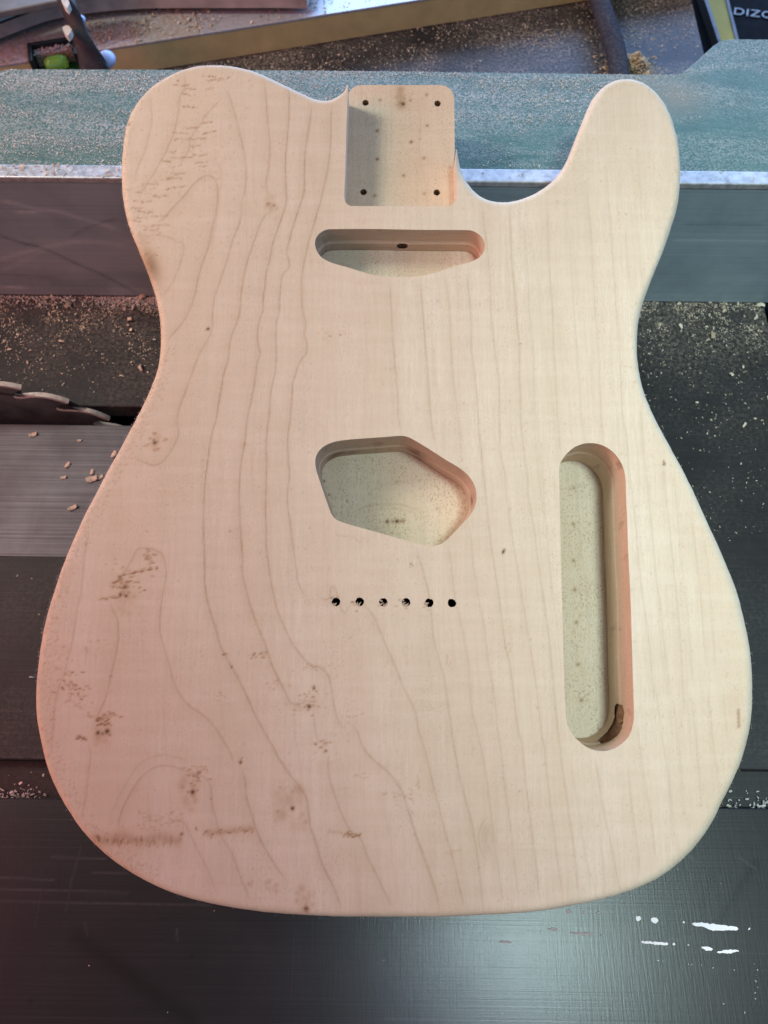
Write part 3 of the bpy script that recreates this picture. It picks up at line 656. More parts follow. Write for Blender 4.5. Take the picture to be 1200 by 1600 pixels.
# the tongue under the neck pocket, 16 mm below the face
ZP = TH - .016
tongue_px = [(544.3, 146), (549, 139.5), (557, 134.2), (566, 133), (600, 132.8), (650, 133), (688, 133), (697, 135), (704.5, 140.5), (708.6, 149), (709.6, 165), (710.2, 200), (710.6, 235)]
TG = resample(catmull(BB(tongue_px, -.016), sub=6), .0010)
TG = np.vstack([SIL[:1], TG, SIL[-1:]])
t_top = add_ring(TG, ZP); t_bot = add_ring(TG, 0.0)
for k in range(len(TG) - 1): faces.append((t_top[k + 1], t_bot[k + 1], t_bot[k], t_top[k]))
bot = rings[-1]
faces.append(tuple(bot[::-1] + t_bot)) if False else None
me = mesh_np('guitar_body', verts, faces)
va = np.array(verts)
fig = R.read(va[:, :2])
fig[(va[:, 2] < .03)] *= .25
figure(me, fig)
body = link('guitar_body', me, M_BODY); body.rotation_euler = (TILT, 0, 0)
tag(body, 'bare pale maple electric guitar body leaning across the dark saw table', 'guitar body')
loopb = ccw(np.vstack([SIL, TG[::-1][1:-1]])); bv, bf, _ = sheet([resample(loopb, .003, True)], .006)
link('back_face', mesh_np('back_face', [(x, y, .0012) for x, y in bv], [q[::-1] for q in bf], False), M_POCKET, body)

# neck pocket: floor with the bolt holes, three walls
FR = Raster(-.04, .045, .33, .45)
def into(Rr, zb_, items, lines=(), amp=.6):
    global R
    keep = R; R = Rr
    for x, y, r, a in items:
        p = np.array(B(x, y, zb_)); s = r / 3200 * .72
        Rr.splat(1, p[None], s, min(1, a * 1.15)); Rr.splat(2, p[None], s * 2.2, a * .25)
    for P, a in lines: Rr.line(0, BB(P, zb_), amp=a * amp)
    R = keep
zn = lambda *p: LB(480, 100, 4, p)
into(FR, -.016, [(x, y, r, a) for (x, y), r, a in zip(zn((455, 225), (645, 228), (748, 192), (438, 418), (750, 385), (650, 487), (438, 595), (730, 588), (603, 697), (422, 823), (732, 810), (600, 250), (585, 245), (610, 215), (705, 420), (703, 470)), (2.2, 2.2, 2.2, 2.4, 2.4, 2.6, 2.6, 2.2, 2.4, 2.8, 2.4, 3.6, 3, 2, 1.2, 1.4), (.6, .55, .6, .75, .6, .75, .75, .6, .65, .55, .45, .85, .5, .5, .4, .5))],
     [(zn((530, 140), (525, 400), (528, 600)), .4), (zn((690, 200), (705, 400), (700, 560), (735, 720), (760, 850)), .5), (zn((500, 300), (495, 600), (520, 870)), .3), (zn((700, 360), (695, 480)), .7)])
for k in range(16): FR.splat(2, BB([(625 + rng.normal() * 3.2, 150 + rng.normal() * 8)], -.016), .0012, .45)
FR.splat(2, BB([(626, 140), (626, 150), (627, 160), (627, 166)], -.016), .0019, .5)
HOL = [circle(*B(480 + x / 4, 100 + y / 4, -.016), .00175, 20, .03) for x, y in ((365, 242), (815, 247), (352, 800), (810, 803))]
floor_outer = np.vstack([PK, TG[::-1][1:-1]])
floor_outer = ccw(floor_outer)
fv, ff, fl = sheet([floor_outer] + HOL, .0007)
me = mesh_np('neck_pocket', [(x, y, ZP) for x, y in fv], ff); figure(me, FR.read(fv))
pocket = link('neck_pocket', me, M_POCKET, body)
def wall_mesh(loop, levels, closed, hole=None, off=None, name='wall'):
    """router-cut wall hanging from the face along loop; hole = list of (s, z, rs, rz, skew) openings"""
    P = np.vstack([loop, loop[:1]]) if closed else loop
    n = len(P); N = normals2(P, False); sg = 1
    vs = []; 
    for k, z in enumerate(levels):
        o = off[k] if off is not None else 0
        for p, q in zip(P, N): vs.append((p[0] + q[0] * o, p[1] + q[1] * o, z))
    d = np.r_[0, np.cumsum(np.hypot(*np.diff(P, axis=0).T))]
    vs = np.array(vs); fs = []; cut = set()
    m = len(levels)
    sz = np.array([(d[i], levels[k]) for k in range(m) for i in range(n)])
    def inh(s, z):
        for (s0, z0, rs, rz) in (hole or []):
            if ((s - s0) / rs) ** 2 + ((z - z0) / rz) ** 2 < 1: return True
        return False
    for k in range(m - 1):
        for i in range(n - 1):
            a = k * n + i
            if hole and inh((d[i] + d[i + 1]) / 2, (levels[k] + levels[k + 1]) / 2): continue
            fs.append((a, a + n, a + n + 1, a + 1) if not closed else (a, a + n, a + n + 1, a + 1))
    return vs, fs, sz, d, P, N
def levels_of(z0, z1, n): return list(np.linspace(z0, z1, n))
lv = levels_of(TH, ZP, 9)
vs, fs, sz, *_ = wall_mesh(PK, lv, False)
me = mesh_np('pocket_wall', vs, fs); figure(me, np.zeros((len(vs), 3)))
link('pocket_wall', me, M_POCKET, pocket)
def cup(name, loop, z, depth, parent, mat=M_HOLE):
    n = len(loop); vs = [(p[0], p[1], z) for p in loop] + [(p[0], p[1], z - depth) for p in loop]
    fs = [(i, i + n, (i + 1) % n + n, (i + 1) % n) for i in range(n)] + [tuple(range(2 * n - 1, n - 1, -1))]
    return link(name, mesh_np(name, vs, fs, False), mat, parent)
for L in HOL: cup('bolt_hole', L, ZP, .012, pocket)
for k, L in enumerate(L_STR):
    h = cup('string_hole', L, TH, .036, body, M_BLACK)
# torn wood fibres hanging in the string holes
bm = bmesh.new()
for (x, y), cnt in zip(STR, (2, 3, 5, 6, 3, 0)):
    c = B(x, y)
    for _ in range(cnt):
        a = rng.uniform(pi * .8, pi * 1.7); p0 = Vector((c[0] + cos(a) * .0021, c[1] + sin(a) * .0021, TH + .0001)); w = rng.uniform(.0003, .0007); l = rng.uniform(.0010, .0022)
        p1 = p0 + Vector((-cos(a + rng.normal() * .5) * l, -sin(a) * l, -.0004)); t = Vector((-sin(a), cos(a), 0)) * w
        f = [bm.verts.new(p0 - t), bm.verts.new(p0 + t), bm.verts.new(p1 + t * .3), bm.verts.new(p1 - t * .3)]; bm.faces.new(f)
o = link('hole_splinters', bm_mesh('hole_splinters', bm), M_DUST, body); o['kind'] = 'stuff'

def cavity(name, loop, depth, fr_items, fr_lines, wall_mat, holes_px=(), ledge=.55, burn=()):
    zf = TH - depth
    n1 = max(10, int(depth / .0008)); lv = levels_of(TH, zf, n1)
    k0 = int(n1 * ledge); off = [0 if k < k0 else -.0007 for k in range(n1)]
    # every photo point on a wall opening: find the wall spot nearest to it
    P = np.vstack([loop, loop[:1]]); d = np.r_[0, np.cumsum(np.hypot(*np.diff(P, axis=0).T))]
    def locate(px, py):
        best = None
        for z in np.linspace(0, -depth, 60):
            q = np.array(B(px, py, z)); e = np.hypot(*(P - q).T); i = int(e.argmin())
            if best is None or e[i] < best[0]: best = (e[i], d[i], z + TH)
        return best[1], best[2]
    hl = []
    for (px, py, rs, rz) in holes_px:
        s0, z0 = locate(px, py); hl.append((s0, z0, rs, rz))
    vs, fs, sz, d, P, N = wall_mesh(loop, lv, True, hl, off)
    f = np.zeros((len(vs), 3))
    f[:, 0] = .55 * np.exp(-((sz[:, 1] - lv[k0]) / .0005) ** 2) * (rng.random(len(vs)) * .5 + .5) + .35 * np.exp(-((sz[:, 1] - TH) / .0005) ** 2)
    for (px, py, r, a) in burn:
        s0, z0 = locate(px, py); f[:, 1] = np.maximum(f[:, 1], a * np.exp(-(((sz[:, 0] - s0) / r) ** 2 + ((sz[:, 1] - z0) / (r * .7)) ** 2)))
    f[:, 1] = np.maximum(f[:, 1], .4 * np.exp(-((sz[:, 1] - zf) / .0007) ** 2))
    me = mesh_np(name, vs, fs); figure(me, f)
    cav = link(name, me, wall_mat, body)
    # floor
    lo = loop.min(0); hi = loop.max(0)
    FR = Raster(lo[0] - .01, hi[0] + .01, lo[1] - .01, hi[1] + .01)
    into(FR, -depth, fr_items, fr_lines)
    fl = resample(loop + (normals2(loop, True) * .0004), .0012, True)
    v2, f2, _ = sheet([fl], .0008)
    me = mesh_np('cavity_floor', [(x, y, zf) for x, y in v2], f2); figure(me, FR.read(v2))
    link('cavity_floor', me, M_FLOOR, cav)
    # wire passages behind the openings
    for (s0, z0, rs, rz) in hl:
        i = int(np.argmin(np.abs(d - s0)))
        base = np.array([P[i][0], P[i][1], z0]); nn = np.array([N[i][0], N[i][1], 0.0]); tt = np.array([-N[i][1], N[i][0], 0.0])
        a = np.arange(24) / 24 * 2 * pi; ex = 1.25
        ring = [base + nn * .0006 + tt * rs * ex * cos(q) + np.array([0, 0, rz * ex * sin(q)]) for q in a]
        # the wall may curve: follow it
        ring = []
        for q in a:
            s = (s0 + rs * ex * cos(q)) % d[-1]; x = np.interp(s, d, P[:, 0]); y = np.interp(s, d, P[:, 1]); nx = np.interp(s, d, N[:, 0]); ny = np.interp(s, d, N[:, 1])
            ring.append((x + nx * .0004, y + ny * .0004, z0 + rz * ex * sin(q)))
        back = [tuple(np.array(r) * .55 + (base + nn * .022) * .45 + nn * .004) for r in ring]
        m_ = len(a)
        fs_ = [(k, (k + 1) % m_, (k + 1) % m_ + m_, k + m_) for k in range(m_)] + [tuple(range(m_, 2 * m_))]
        link('wire_hole', mesh_np('wire_hole', ring + back, fs_, True), M_JACK if depth > .03 else M_HOLE, cav)
    return cav
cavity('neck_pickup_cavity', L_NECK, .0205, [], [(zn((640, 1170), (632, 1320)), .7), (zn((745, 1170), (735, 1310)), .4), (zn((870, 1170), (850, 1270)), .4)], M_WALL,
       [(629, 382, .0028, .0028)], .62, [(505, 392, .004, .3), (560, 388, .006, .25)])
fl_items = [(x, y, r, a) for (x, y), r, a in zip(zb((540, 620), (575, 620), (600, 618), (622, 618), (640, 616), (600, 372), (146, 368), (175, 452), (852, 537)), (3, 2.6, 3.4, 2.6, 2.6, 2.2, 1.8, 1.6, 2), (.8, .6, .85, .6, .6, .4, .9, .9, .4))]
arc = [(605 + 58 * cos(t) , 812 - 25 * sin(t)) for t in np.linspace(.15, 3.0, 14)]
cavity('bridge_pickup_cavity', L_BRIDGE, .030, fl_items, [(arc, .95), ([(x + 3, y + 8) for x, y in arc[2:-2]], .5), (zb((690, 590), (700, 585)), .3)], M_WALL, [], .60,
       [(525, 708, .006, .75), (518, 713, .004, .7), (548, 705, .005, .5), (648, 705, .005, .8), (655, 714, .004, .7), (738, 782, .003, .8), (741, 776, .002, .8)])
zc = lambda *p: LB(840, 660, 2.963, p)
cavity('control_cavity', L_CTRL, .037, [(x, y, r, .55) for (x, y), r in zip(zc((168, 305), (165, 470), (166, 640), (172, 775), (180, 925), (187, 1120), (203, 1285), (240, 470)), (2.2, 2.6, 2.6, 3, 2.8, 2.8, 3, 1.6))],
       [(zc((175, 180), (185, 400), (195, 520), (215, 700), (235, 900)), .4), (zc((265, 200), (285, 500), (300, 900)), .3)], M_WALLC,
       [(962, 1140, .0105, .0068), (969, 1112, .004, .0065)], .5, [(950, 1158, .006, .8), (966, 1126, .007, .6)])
# raised wood fuzz along the sanded edge
fv = []; ffc = []
for k in range(0, len(SIL), 1):
    p = SIL[k]
    dens = 10 if (p[0] < -.08 and .1 < p[1] < .42) else (2 if p[0] > .05 and p[1] > .3 else (2 if p[0] > .12 and p[1] < .12 else .6))
    for _ in range(int(rng.poisson(dens))):
        ph = rng.uniform(.1, 1.35); ins_ = 1 - sin(ph); dr = 1 - cos(ph)
        q = np.array([*(SIL[k] - NRM[k] * RAD[k] * ins_ + rng.normal(size=2) * .0005), TH - RAD[k] * dr])
        nn = np.array([NRM[k][0] * sin(ph), NRM[k][1] * sin(ph), cos(ph)])
        dirv = nn * .7 + rng.normal(size=3) * .6; dirv /= np.linalg.norm(dirv); l = rng.uniform(.0003, .0012)
        w = np.cross(dirv, rng.normal(size=3)); w = w / np.linalg.norm(w) * .00009
        s = len(fv); fv += [tuple(q - w), tuple(q + w), tuple(q + dirv * l)]; ffc.append((s, s + 1, s + 2))
o = link('edge_fuzz', mesh_np('edge_fuzz', fv, ffc, False), M_DUSTW, body); o['kind'] = 'stuff'

# ------------------------------------------------------------------ the saw table
table = empty('table_saw', (0, 0, 0), YAW)
tag(table, 'dark steel saw table top with a blade slot under the guitar body', 'table saw')
XL, XR = -.75, G(1194, 500)[0]
XR = .2545
YF = G(600, 467)[1]; YS1, YS0 = G(120, 633)[1], G(120, 664)[1]; YI0 = G(120, 871)[1]; YG1 = G(600, 1193)[1]; YG0 = G(600, 1256.5)[1]
YREAR = .90
def grid_top(name, loops, z, sp, mat, parent, fig_fn=None, depth=.012, bev=.0005):
    """a plate: fine top sheet that carries the wear, sides below it"""
    o0 = ccw(np.array(loops[0], float))
    Lr = resample(o0, sp, True)
    # keep true corners
    Lr = np.vstack([np.vstack([o0[i] + (o0[(i + 1) % len(o0)] - o0[i]) * t for t in np.linspace(0, 1, max(2, int(np.hypot(*(o0[(i + 1) % len(o0)] - o0[i])) / sp)) + 1)[:-1]]) for i in range(len(o0))])
    v, f, l = sheet([Lr], sp)
    vs = [(x, y, z) for x, y in v]; fs = list(f)
    top = l[0]; n = len(top)
    N = normals2(Lr, True)
    s = len(vs); vs += [(p[0] + q[0] * bev, p[1] + q[1] * bev, z - bev) for p, q in zip(Lr, N)]; vs += [(p[0] + q[0] * bev, p[1] + q[1] * bev, z - depth) for p, q in zip(Lr, N)]
    for k in range(n):
        k2 = (k + 1) % n
        fs.append((top[k], s + k, s + k2, top[k2])); fs.append((s + k, s + n + k, s + n + k2, s + k2))
    me = mesh_np(name, vs, fs, False)
    vals = np.zeros((len(vs), 3))
    if fig_fn is not None: vals = fig_fn(np.array(vs)[:, :2])
    figure(me, vals)
    return link(name, me, mat, parent)
XI = .03; XSL = -.02
north = [(XL, YS1), (XSL, YS1), (XSL, YS0), (XI, YS0), (XI, YI0), (XL, YI0), (XL, YG1), (XR, YG1), (XR, YREAR), (XL, YREAR)]
def polyline_d(xy, P):
    P = np.asarray(P); dm = np.full(len(xy), 9.0)
    for a, b in zip(P[:-1], P[1:]):
        ab = b - a; t = np.clip(((xy - a) @ ab) / (ab @ ab), 0, 1); dm = np.minimum(dm, np.hypot(*(xy - a - t[:, None] * ab).T))
    return dm
def north_fig(xy):
    v = np.zeros((len(xy), 3))
    v[:, 2] = np.clip(np.exp(-np.abs(YF - xy[:, 1]) / .05) * 1.0, 0, 1) * (xy[:, 1] < YF) + (xy[:, 1] > YF) * 1.0
    v[:, 2] = np.where((xy[:, 1] < YI0), .06, v[:, 2])
    return v
grid_top('table_plate', [north], 0.0, .004, M_PLATE, table, north_fig)
def south_fig(xy):
    v = np.zeros((len(xy), 3)); g = lambda *p: [G(*q) for q in p]
    for P, w, a in ((g((120, 1465), (170, 1500), (230, 1545), (300, 1595)), .004, .75), (g((1180, 1350), (1160, 1380), (1125, 1440)), .0025, .8), (g((1110, 1370), (1095, 1420)), .002, .6), (g((868, 1480), (878, 1535), (885, 1590)), .004, .7), (g((700, 1500), (760, 1530), (830, 1540), (900, 1515), (935, 1470)), .0008, .6), (g((640, 1500), (760, 1525), (860, 1535)), .0008, .5)):
        v[:, 1] = np.maximum(v[:, 1], a * np.exp(-(polyline_d(xy, P) / w) ** 2))
    for P, a in ((g((80, 1339), (165, 1342)), .6), (g((-5, 1371), (85, 1375)), .6), (g((145, 1364), (200, 1363.5)), .6), (g((-5, 1389), (110, 1392), (200, 1395)), .55), (g((-5, 1407.5), (150, 1411), (330, 1415)), .6), (g((127, 1320), (112, 1375), (102, 1425)), .35),
                 (g((276, 1452), (277, 1470)), .6), (g((132, 1440), (136, 1460)), .4), (g((1155, 1340), (1180, 1357)), .5), (g((1065, 1330), (1092, 1348)), .4), (g((1040, 1470), (1080, 1464)), .3), (g((600, 1592), (900, 1598)), .3), (g((745, 1375 + 180), (752, 1565)), .3)):
        v[:, 0] = np.maximum(v[:, 0], a * np.exp(-(polyline_d(xy, P) / .00045) ** 2) * (.5 + .5 * rng.random(len(xy))))
    rd = np.abs(np.hypot(*(xy - np.array(G(794, 1555))).T) - .0014)
    v[:, 1] = np.maximum(v[:, 1], .9 * np.exp(-(rd / .0006) ** 2))
    for q, r_ in (((744, 1547), .0008), ((612 + 300, 1550), .001), ((936, 1594), .0008), ((933, 1426), .001), ((127, 1322), .0012), ((300, 1493), .0012), ((48, 1565), .0012)):
        v[:, 1] = np.maximum(v[:, 1], .8 * np.exp(-(np.hypot(*(xy - np.array(G(*q))).T) / r_) ** 2))
    for k in range(14):          # faint swept arcs from sliding work
        c0 = np.array(G(760 + 25 * k, 1300 + 9 * k)); v[:, 1] = np.maximum(v[:, 1], .22 * np.exp(-((np.hypot(*(xy - c0).T) - .055 - .002 * k) / .0006) ** 2))
    return v
grid_top('table_plate', [boxpts(-.52, XR, -.17, YG0)], 0.0, .0009, M_PLATES, table, south_fig)
link('groove_floor', bm_mesh('groove_floor', prism(boxpts(XL, XR - .001, YG0 - .004, YG1 + .004), -.014, -.0092)), M_PLATE, table)
grid_top('throat_insert', [boxpts(XL, XI - .0006, YI0 + .0005, YS0)], -.0006, .004, M_INSERT, table, None, .006)
link('blade_housing', bm_mesh('blade_housing', prism(boxpts(XL, .05, YI0 - .02, YS1 + .20), -.16, -.12)), M_BLACK, table)
# slot side strip, a thin bright lip low in the slot
link('slot_lip', bm_mesh('slot_lip', prism(boxpts(-.20, XSL, YS0 + .0004, YS0 + .0022), -.008, -.004, .0004)), M_INSERT, table)
# saw blade
YB = (YS0 + YS1) / 2 + .0012
TIPS = [V(171, 654, YB), V(107, 627, YB), V(35, 605.5, YB)]
def circ3(a, b, c):
    ax, ay, bx, by, cx, cy = *a, *b, *c
    d = 2 * (ax * (by - cy) + bx * (cy - ay) + cx * (ay - by))
    ux = ((ax * ax + ay * ay) * (by - cy) + (bx * bx + by * by) * (cy - ay) + (cx * cx + cy * cy) * (ay - by)) / d
    uy = ((ax * ax + ay * ay) * (cx - bx) + (bx * bx + by * by) * (ax - cx) + (cx * cx + cy * cy) * (bx - ax)) / d
    return ux, uy
bc = circ3(*TIPS); br = math.hypot(TIPS[0][0] - bc[0], TIPS[0][1] - bc[1])
a_0 = atan2(TIPS[0][1] - bc[1], TIPS[0][0] - bc[0]); pitch = (atan2(TIPS[2][1] - bc[1], TIPS[2][0] - bc[0]) - a_0) / 2
nt = max(12, int(round(2 * pi / pitch)))
prof_t = [(0.0, 1.0), (.15, .999), (.33, .994), (.50, .984), (.65, .967), (.80, .942), (.95, .915), (1.06, .905), (1.14, .911), (1.16, .928), (1.10, .953), (1.03, .978)]
bp = []
for k in range(nt):
    for (f_, r_) in prof_t:
        aa = a_0 + (k + f_) * 2 * pi / nt; bp.append((bc[0] + br * r_ * cos(aa), bc[1] + br * r_ * sin(aa)))
bm = bmesh.new(); th = .0011
va_ = [bm.verts.new((x, YB - th, z)) for x, z in bp]; vb_ = [bm.verts.new((x, YB + th, z)) for x, z in bp]; n = len(bp)
for i in range(n):
    j = (i + 1) % n
    bm.faces.new((va_[i], vb_[i], vb_[j], va_[j]))
caps_ = [bm.faces.new(va_), bm.faces.new(vb_[::-1])]
bmesh.ops.triangulate(bm, faces=caps_)
blade = link('saw_blade', bm_mesh('saw_blade', bm), M_BLADE, table)
def strip(path, y0, y1, lift):
    bm = bmesh.new(); ctr = np.array(bc); rows_ = []
    for x, z in path:
        q = np.array([x, z]) - ctr; q = q / np.linalg.norm(q) * lift
        rows_.append([bm.verts.new((x - q[0] * 2, y0, z - q[1] * 2)), bm.verts.new((x + q[0], y0, z + q[1])), bm.verts.new((x + q[0], y1, z + q[1])), bm.verts.new((x - q[0] * 2, y1, z - q[1] * 2))])
    for a, b in zip(rows_[:-1], rows_[1:]):
        for i in range(4): bm.faces.new((a[i], b[i], b[(i + 1) % 4], a[(i + 1) % 4]))
    bm.faces.new(rows_[0]); bm.faces.new(rows_[-1][::-1])
    return bm
for k in range(-1, 5):
    path = []
    for f_ in np.linspace(0, 1.13, 20):
        r_ = np.interp(f_, [p[0] for p in prof_t[:9]], [p[1] for p in prof_t[:9]]); aa = a_0 + (k + f_) * 2 * pi / nt
        path.append((bc[0] + br * r_ * cos(aa), bc[1] + br * r_ * sin(aa)))
    link('tooth', bm_mesh('tooth', strip(path, YB - .0015, YB + .0015, .0006)), M_CARB, blade)
# paint splashes by the south corner
def blob(pts, name='paint_splash', mat=M_WHITE):
    P = smooth(resample(catmull(np.array([G(*p) for p in pts]), True, 6), .0007, True), 1, True)
    P = P + rng.normal(size=P.shape) * .00014
    bm = prism(P, .0001, .0005); return link(name, bm_mesh(name, bm), mat, table)
def dot(x, y, r, m=M_WHITE, e=1.0):
    k = 9; blob([(x + r * e * cos(a) * rng.uniform(.75, 1.2), y + r * sin(a) * rng.uniform(.75, 1.2)) for a in np.arange(k) / k * 2 * pi], mat=m)
def dash(x0, y0, x1, y1, w, m=M_WHITE):
    t = np.linspace(0, 1, 6); up = [(x0 + (x1 - x0) * q, y0 + (y1 - y0) * q - w * rng.uniform(.5, 1.1) * (.35 + min(1, 3 * q, 3 * (1 - q) + .3))) for q in t]
    dn = [(x0 + (x1 - x0) * q, y0 + (y1 - y0) * q + w * rng.uniform(.4, 1.1) * (.35 + min(1, 3 * q, 3 * (1 - q) + .3))) for q in t[::-1]]
    blob(up + dn, mat=m)
dot(997, 1435, 4.6); dot(1022, 1437.5, 4.6, e=1.4); dot(1067.5, 1441, 2.2)
blob([(1080, 1442), (1092, 1441.5), (1110, 1443), (1125, 1445), (1140, 1447), (1150, 1447.5), (1154, 1450.5), (1150, 1453), (1135, 1453.5), (1118, 1454), (1106, 1452), (1096, 1448), (1083, 1446)])
dot(1170, 1451, 2.2); dash(999, 1472, 1044, 1474.5, 2.2); dot(1052.5, 1475, 2.6); dot(1075, 1476.5, 2.0); dash(1095, 1480, 1113, 1483.5, 2.8); dash(1119, 1488, 1154, 1486, 2.4)
for q in ((1028, 1501, 1.5), (1036, 1501, 1.7), (1075, 1507, 1.5), (1080, 1507, 1.5), (1147, 1515.5, 1.5), (1096, 1508, 1), (1114, 1512, 1), (1004, 1470, 1.6)): dot(*q)
dash(890, 1457, 926, 1459.5, 2.0, M_PINKP); dot(889, 1424.5, 3.6, M_PINKP, 1.5); dot(912, 1425, 2.8, M_PINKP); dash(855, 1451.5, 872, 1452, 1.8, M_PINKP); dash(780, 1471, 800, 1473, 1.6, M_PINKP); dot(934, 1426, 2.0, M_PINKP, 1.8); dot(940, 1461, 1.6, M_PINKP, 1.6)
for k in range(7): dot(1180 + rng.normal() * 2, 1506 + k * 9, 1.8, M_PINKP)

# ------------------------------------------------------------------ the rip fence
fence = empty('rip_fence', (0, 0, 0), YAW)
tag(fence, 'brushed aluminium saw fence backed by a dusty green steel plate', 'saw fence')
ZF = V(600, 281, YF)[1]
YT = G(600, 262, ZF)[1]
FRX = Raster(-.36, .36, -.01, .12, .0006)
fx = lambda *p: np.array([V(q[0], q[1], YF) for q in p])
zf3 = lambda *p: [(x / 3.477, 240 + y / 3.477) for x, y in p]
FRX.line(1, fx(*zf3((-30, 430), (0, 445), (120, 485), (250, 520), (400, 590), (560, 660), (700, 735), (770, 775))), sig=.0008, amp=.9)
FRX.line(1, fx(*zf3((380, 455), (480, 400), (560, 372), (660, 345))), sig=.0006, amp=.6)
FRX.line(0, fx(*zf3((-20, 255), (100, 275), (200, 300), (320, 315), (430, 350), (540, 380), (660, 420))), sig=.0010, amp=.45)
FRX.line(0, fx(*zf3((60, 317), (150, 319), (240, 318))), sig=.0005, amp=.6)
FRX.line(0, fx(*zf3((-20, 580), (120, 540), (280, 500), (420, 480), (560, 485), (700, 500))), sig=.0013, amp=.35)
FRX.line(0, fx(*zf3((-10, 640), (100, 600), (250, 520), (380, 490))), sig=.001, amp=.2)
FRX.line(0, fx(*zf3((0, 722), (80, 726), (150, 730))), sig=.0007, amp=.8)
FRX.line(1, fx(*zf3((0, 655), (150, 665), (330, 680))), sig=.0005, amp=.5)
FRX.line(1, fx((1060, 350), (1120, 350), (1200, 351)), sig=.0006, amp=.8); FRX.line(0, fx((1045, 375), (1120, 375), (1210, 377)), sig=.0005, amp=.45)
FRX.line(1, fx((1098, 312), (1106, 298)), sig=.0004, amp=.7); FRX.line(0, fx((1110, 288), (1150, 292), (1200, 296)), sig=.0008, amp=.5)
nx_, nz_ = 300, 64
X = np.linspace(-.72, .45, nx_ * 2 + 1); Zz = np.linspace(.0006, ZF - .0012, nz_)
vs = [(x, YF, z) for z in Zz for x in X]; w_ = len(X)
fs = [(k * w_ + i, k * w_ + i + 1, (k + 1) * w_ + i + 1, (k + 1) * w_ + i) for k in range(nz_ - 1) for i in range(w_ - 1)]
s = len(vs)
vs += [(-.72, YF + .004, .0006), (.45, YF + .004, .0006), (.45, YF + .004, ZF - .0012), (-.72, YF + .004, ZF - .0012)]
fs += [(s + 1, s, s + 3, s + 2), (0, s, s + 1, w_ - 1), ((nz_ - 1) * w_, nz_ * w_ - 1, s + 2, s + 3), (w_ - 1, s + 1, s + 2, nz_ * w_ - 1), (0, (nz_ - 1) * w_, s + 3, s)]
me = mesh_np('fence_face', vs, fs, False); va = np.array(vs); figure(me, FRX.read(va[:, [0, 2]]))
link('fence_face', me, M_FENCE, fence)
link('fence_lip', bm_mesh('fence_lip', prism(boxpts(-.72, .45, YF - .0006, YT), ZF - .004, ZF, .0007)), M_LIP, fence)
ZGp = ZF - .0012
gpx = [(-3, 262), (-3, 119), (0, 113), (5, 110), (14, 108.8), (40, 108.4), (250, 109), (500, 110.5), (800, 114), (1000, 116.5), (1058, 116.5), (1068, 114), (1078, 106.5), (1090, 96), (1118, 70.5), (1128, 64), (1140, 61.5), (1160, 61.5), (1300, 63), (1300, 285)]
gp = [G(x, y, ZGp) for x, y in gpx]; gp[0] = (gp[0][0], YT + .0008); gp[-1] = (gp[-1][0], YT + .0008)
def green_fig(xy):
    v = np.zeros((len(xy), 3))
    yb = G(600, 112, ZGp)[1]; t = np.clip((xy[:, 1] - YT) / (yb - YT), 0, 1.3)
    left = np.clip((.05 - xy[:, 0]) / .2, 0, 1)
    v[:, 0] = np.clip((t - .25) * .7, 0, .55) * np.clip((.20 - xy[:, 0]) / .12, .25, 1) + .35 * left * np.exp(-((t - .35) / .28) ** 2) + .02
    c = np.array(G(985, 118, ZGp)); c2 = np.array(G(1060, 150, ZGp))
    v[:, 1] = .8 * np.exp(-(np.hypot(*(xy - c2).T) / .016) ** 2) + .5 * np.exp(-(np.hypot(*((xy - c)).T) / .02) ** 2)
    v[:, 0] *= 1 - .8 * np.exp(-(np.hypot(*(xy - c2).T) / .02) ** 2)
    return v
grid_top('green_plate', [gp], ZGp, .0025, M_GREEN, fence, green_fig, .007, .0012)
link('fence_back', bm_mesh('fence_back', prism(boxpts(-.22, .4, YT + .008, YT + .05), .001, ZGp - .0075)), M_GREEN, fence)

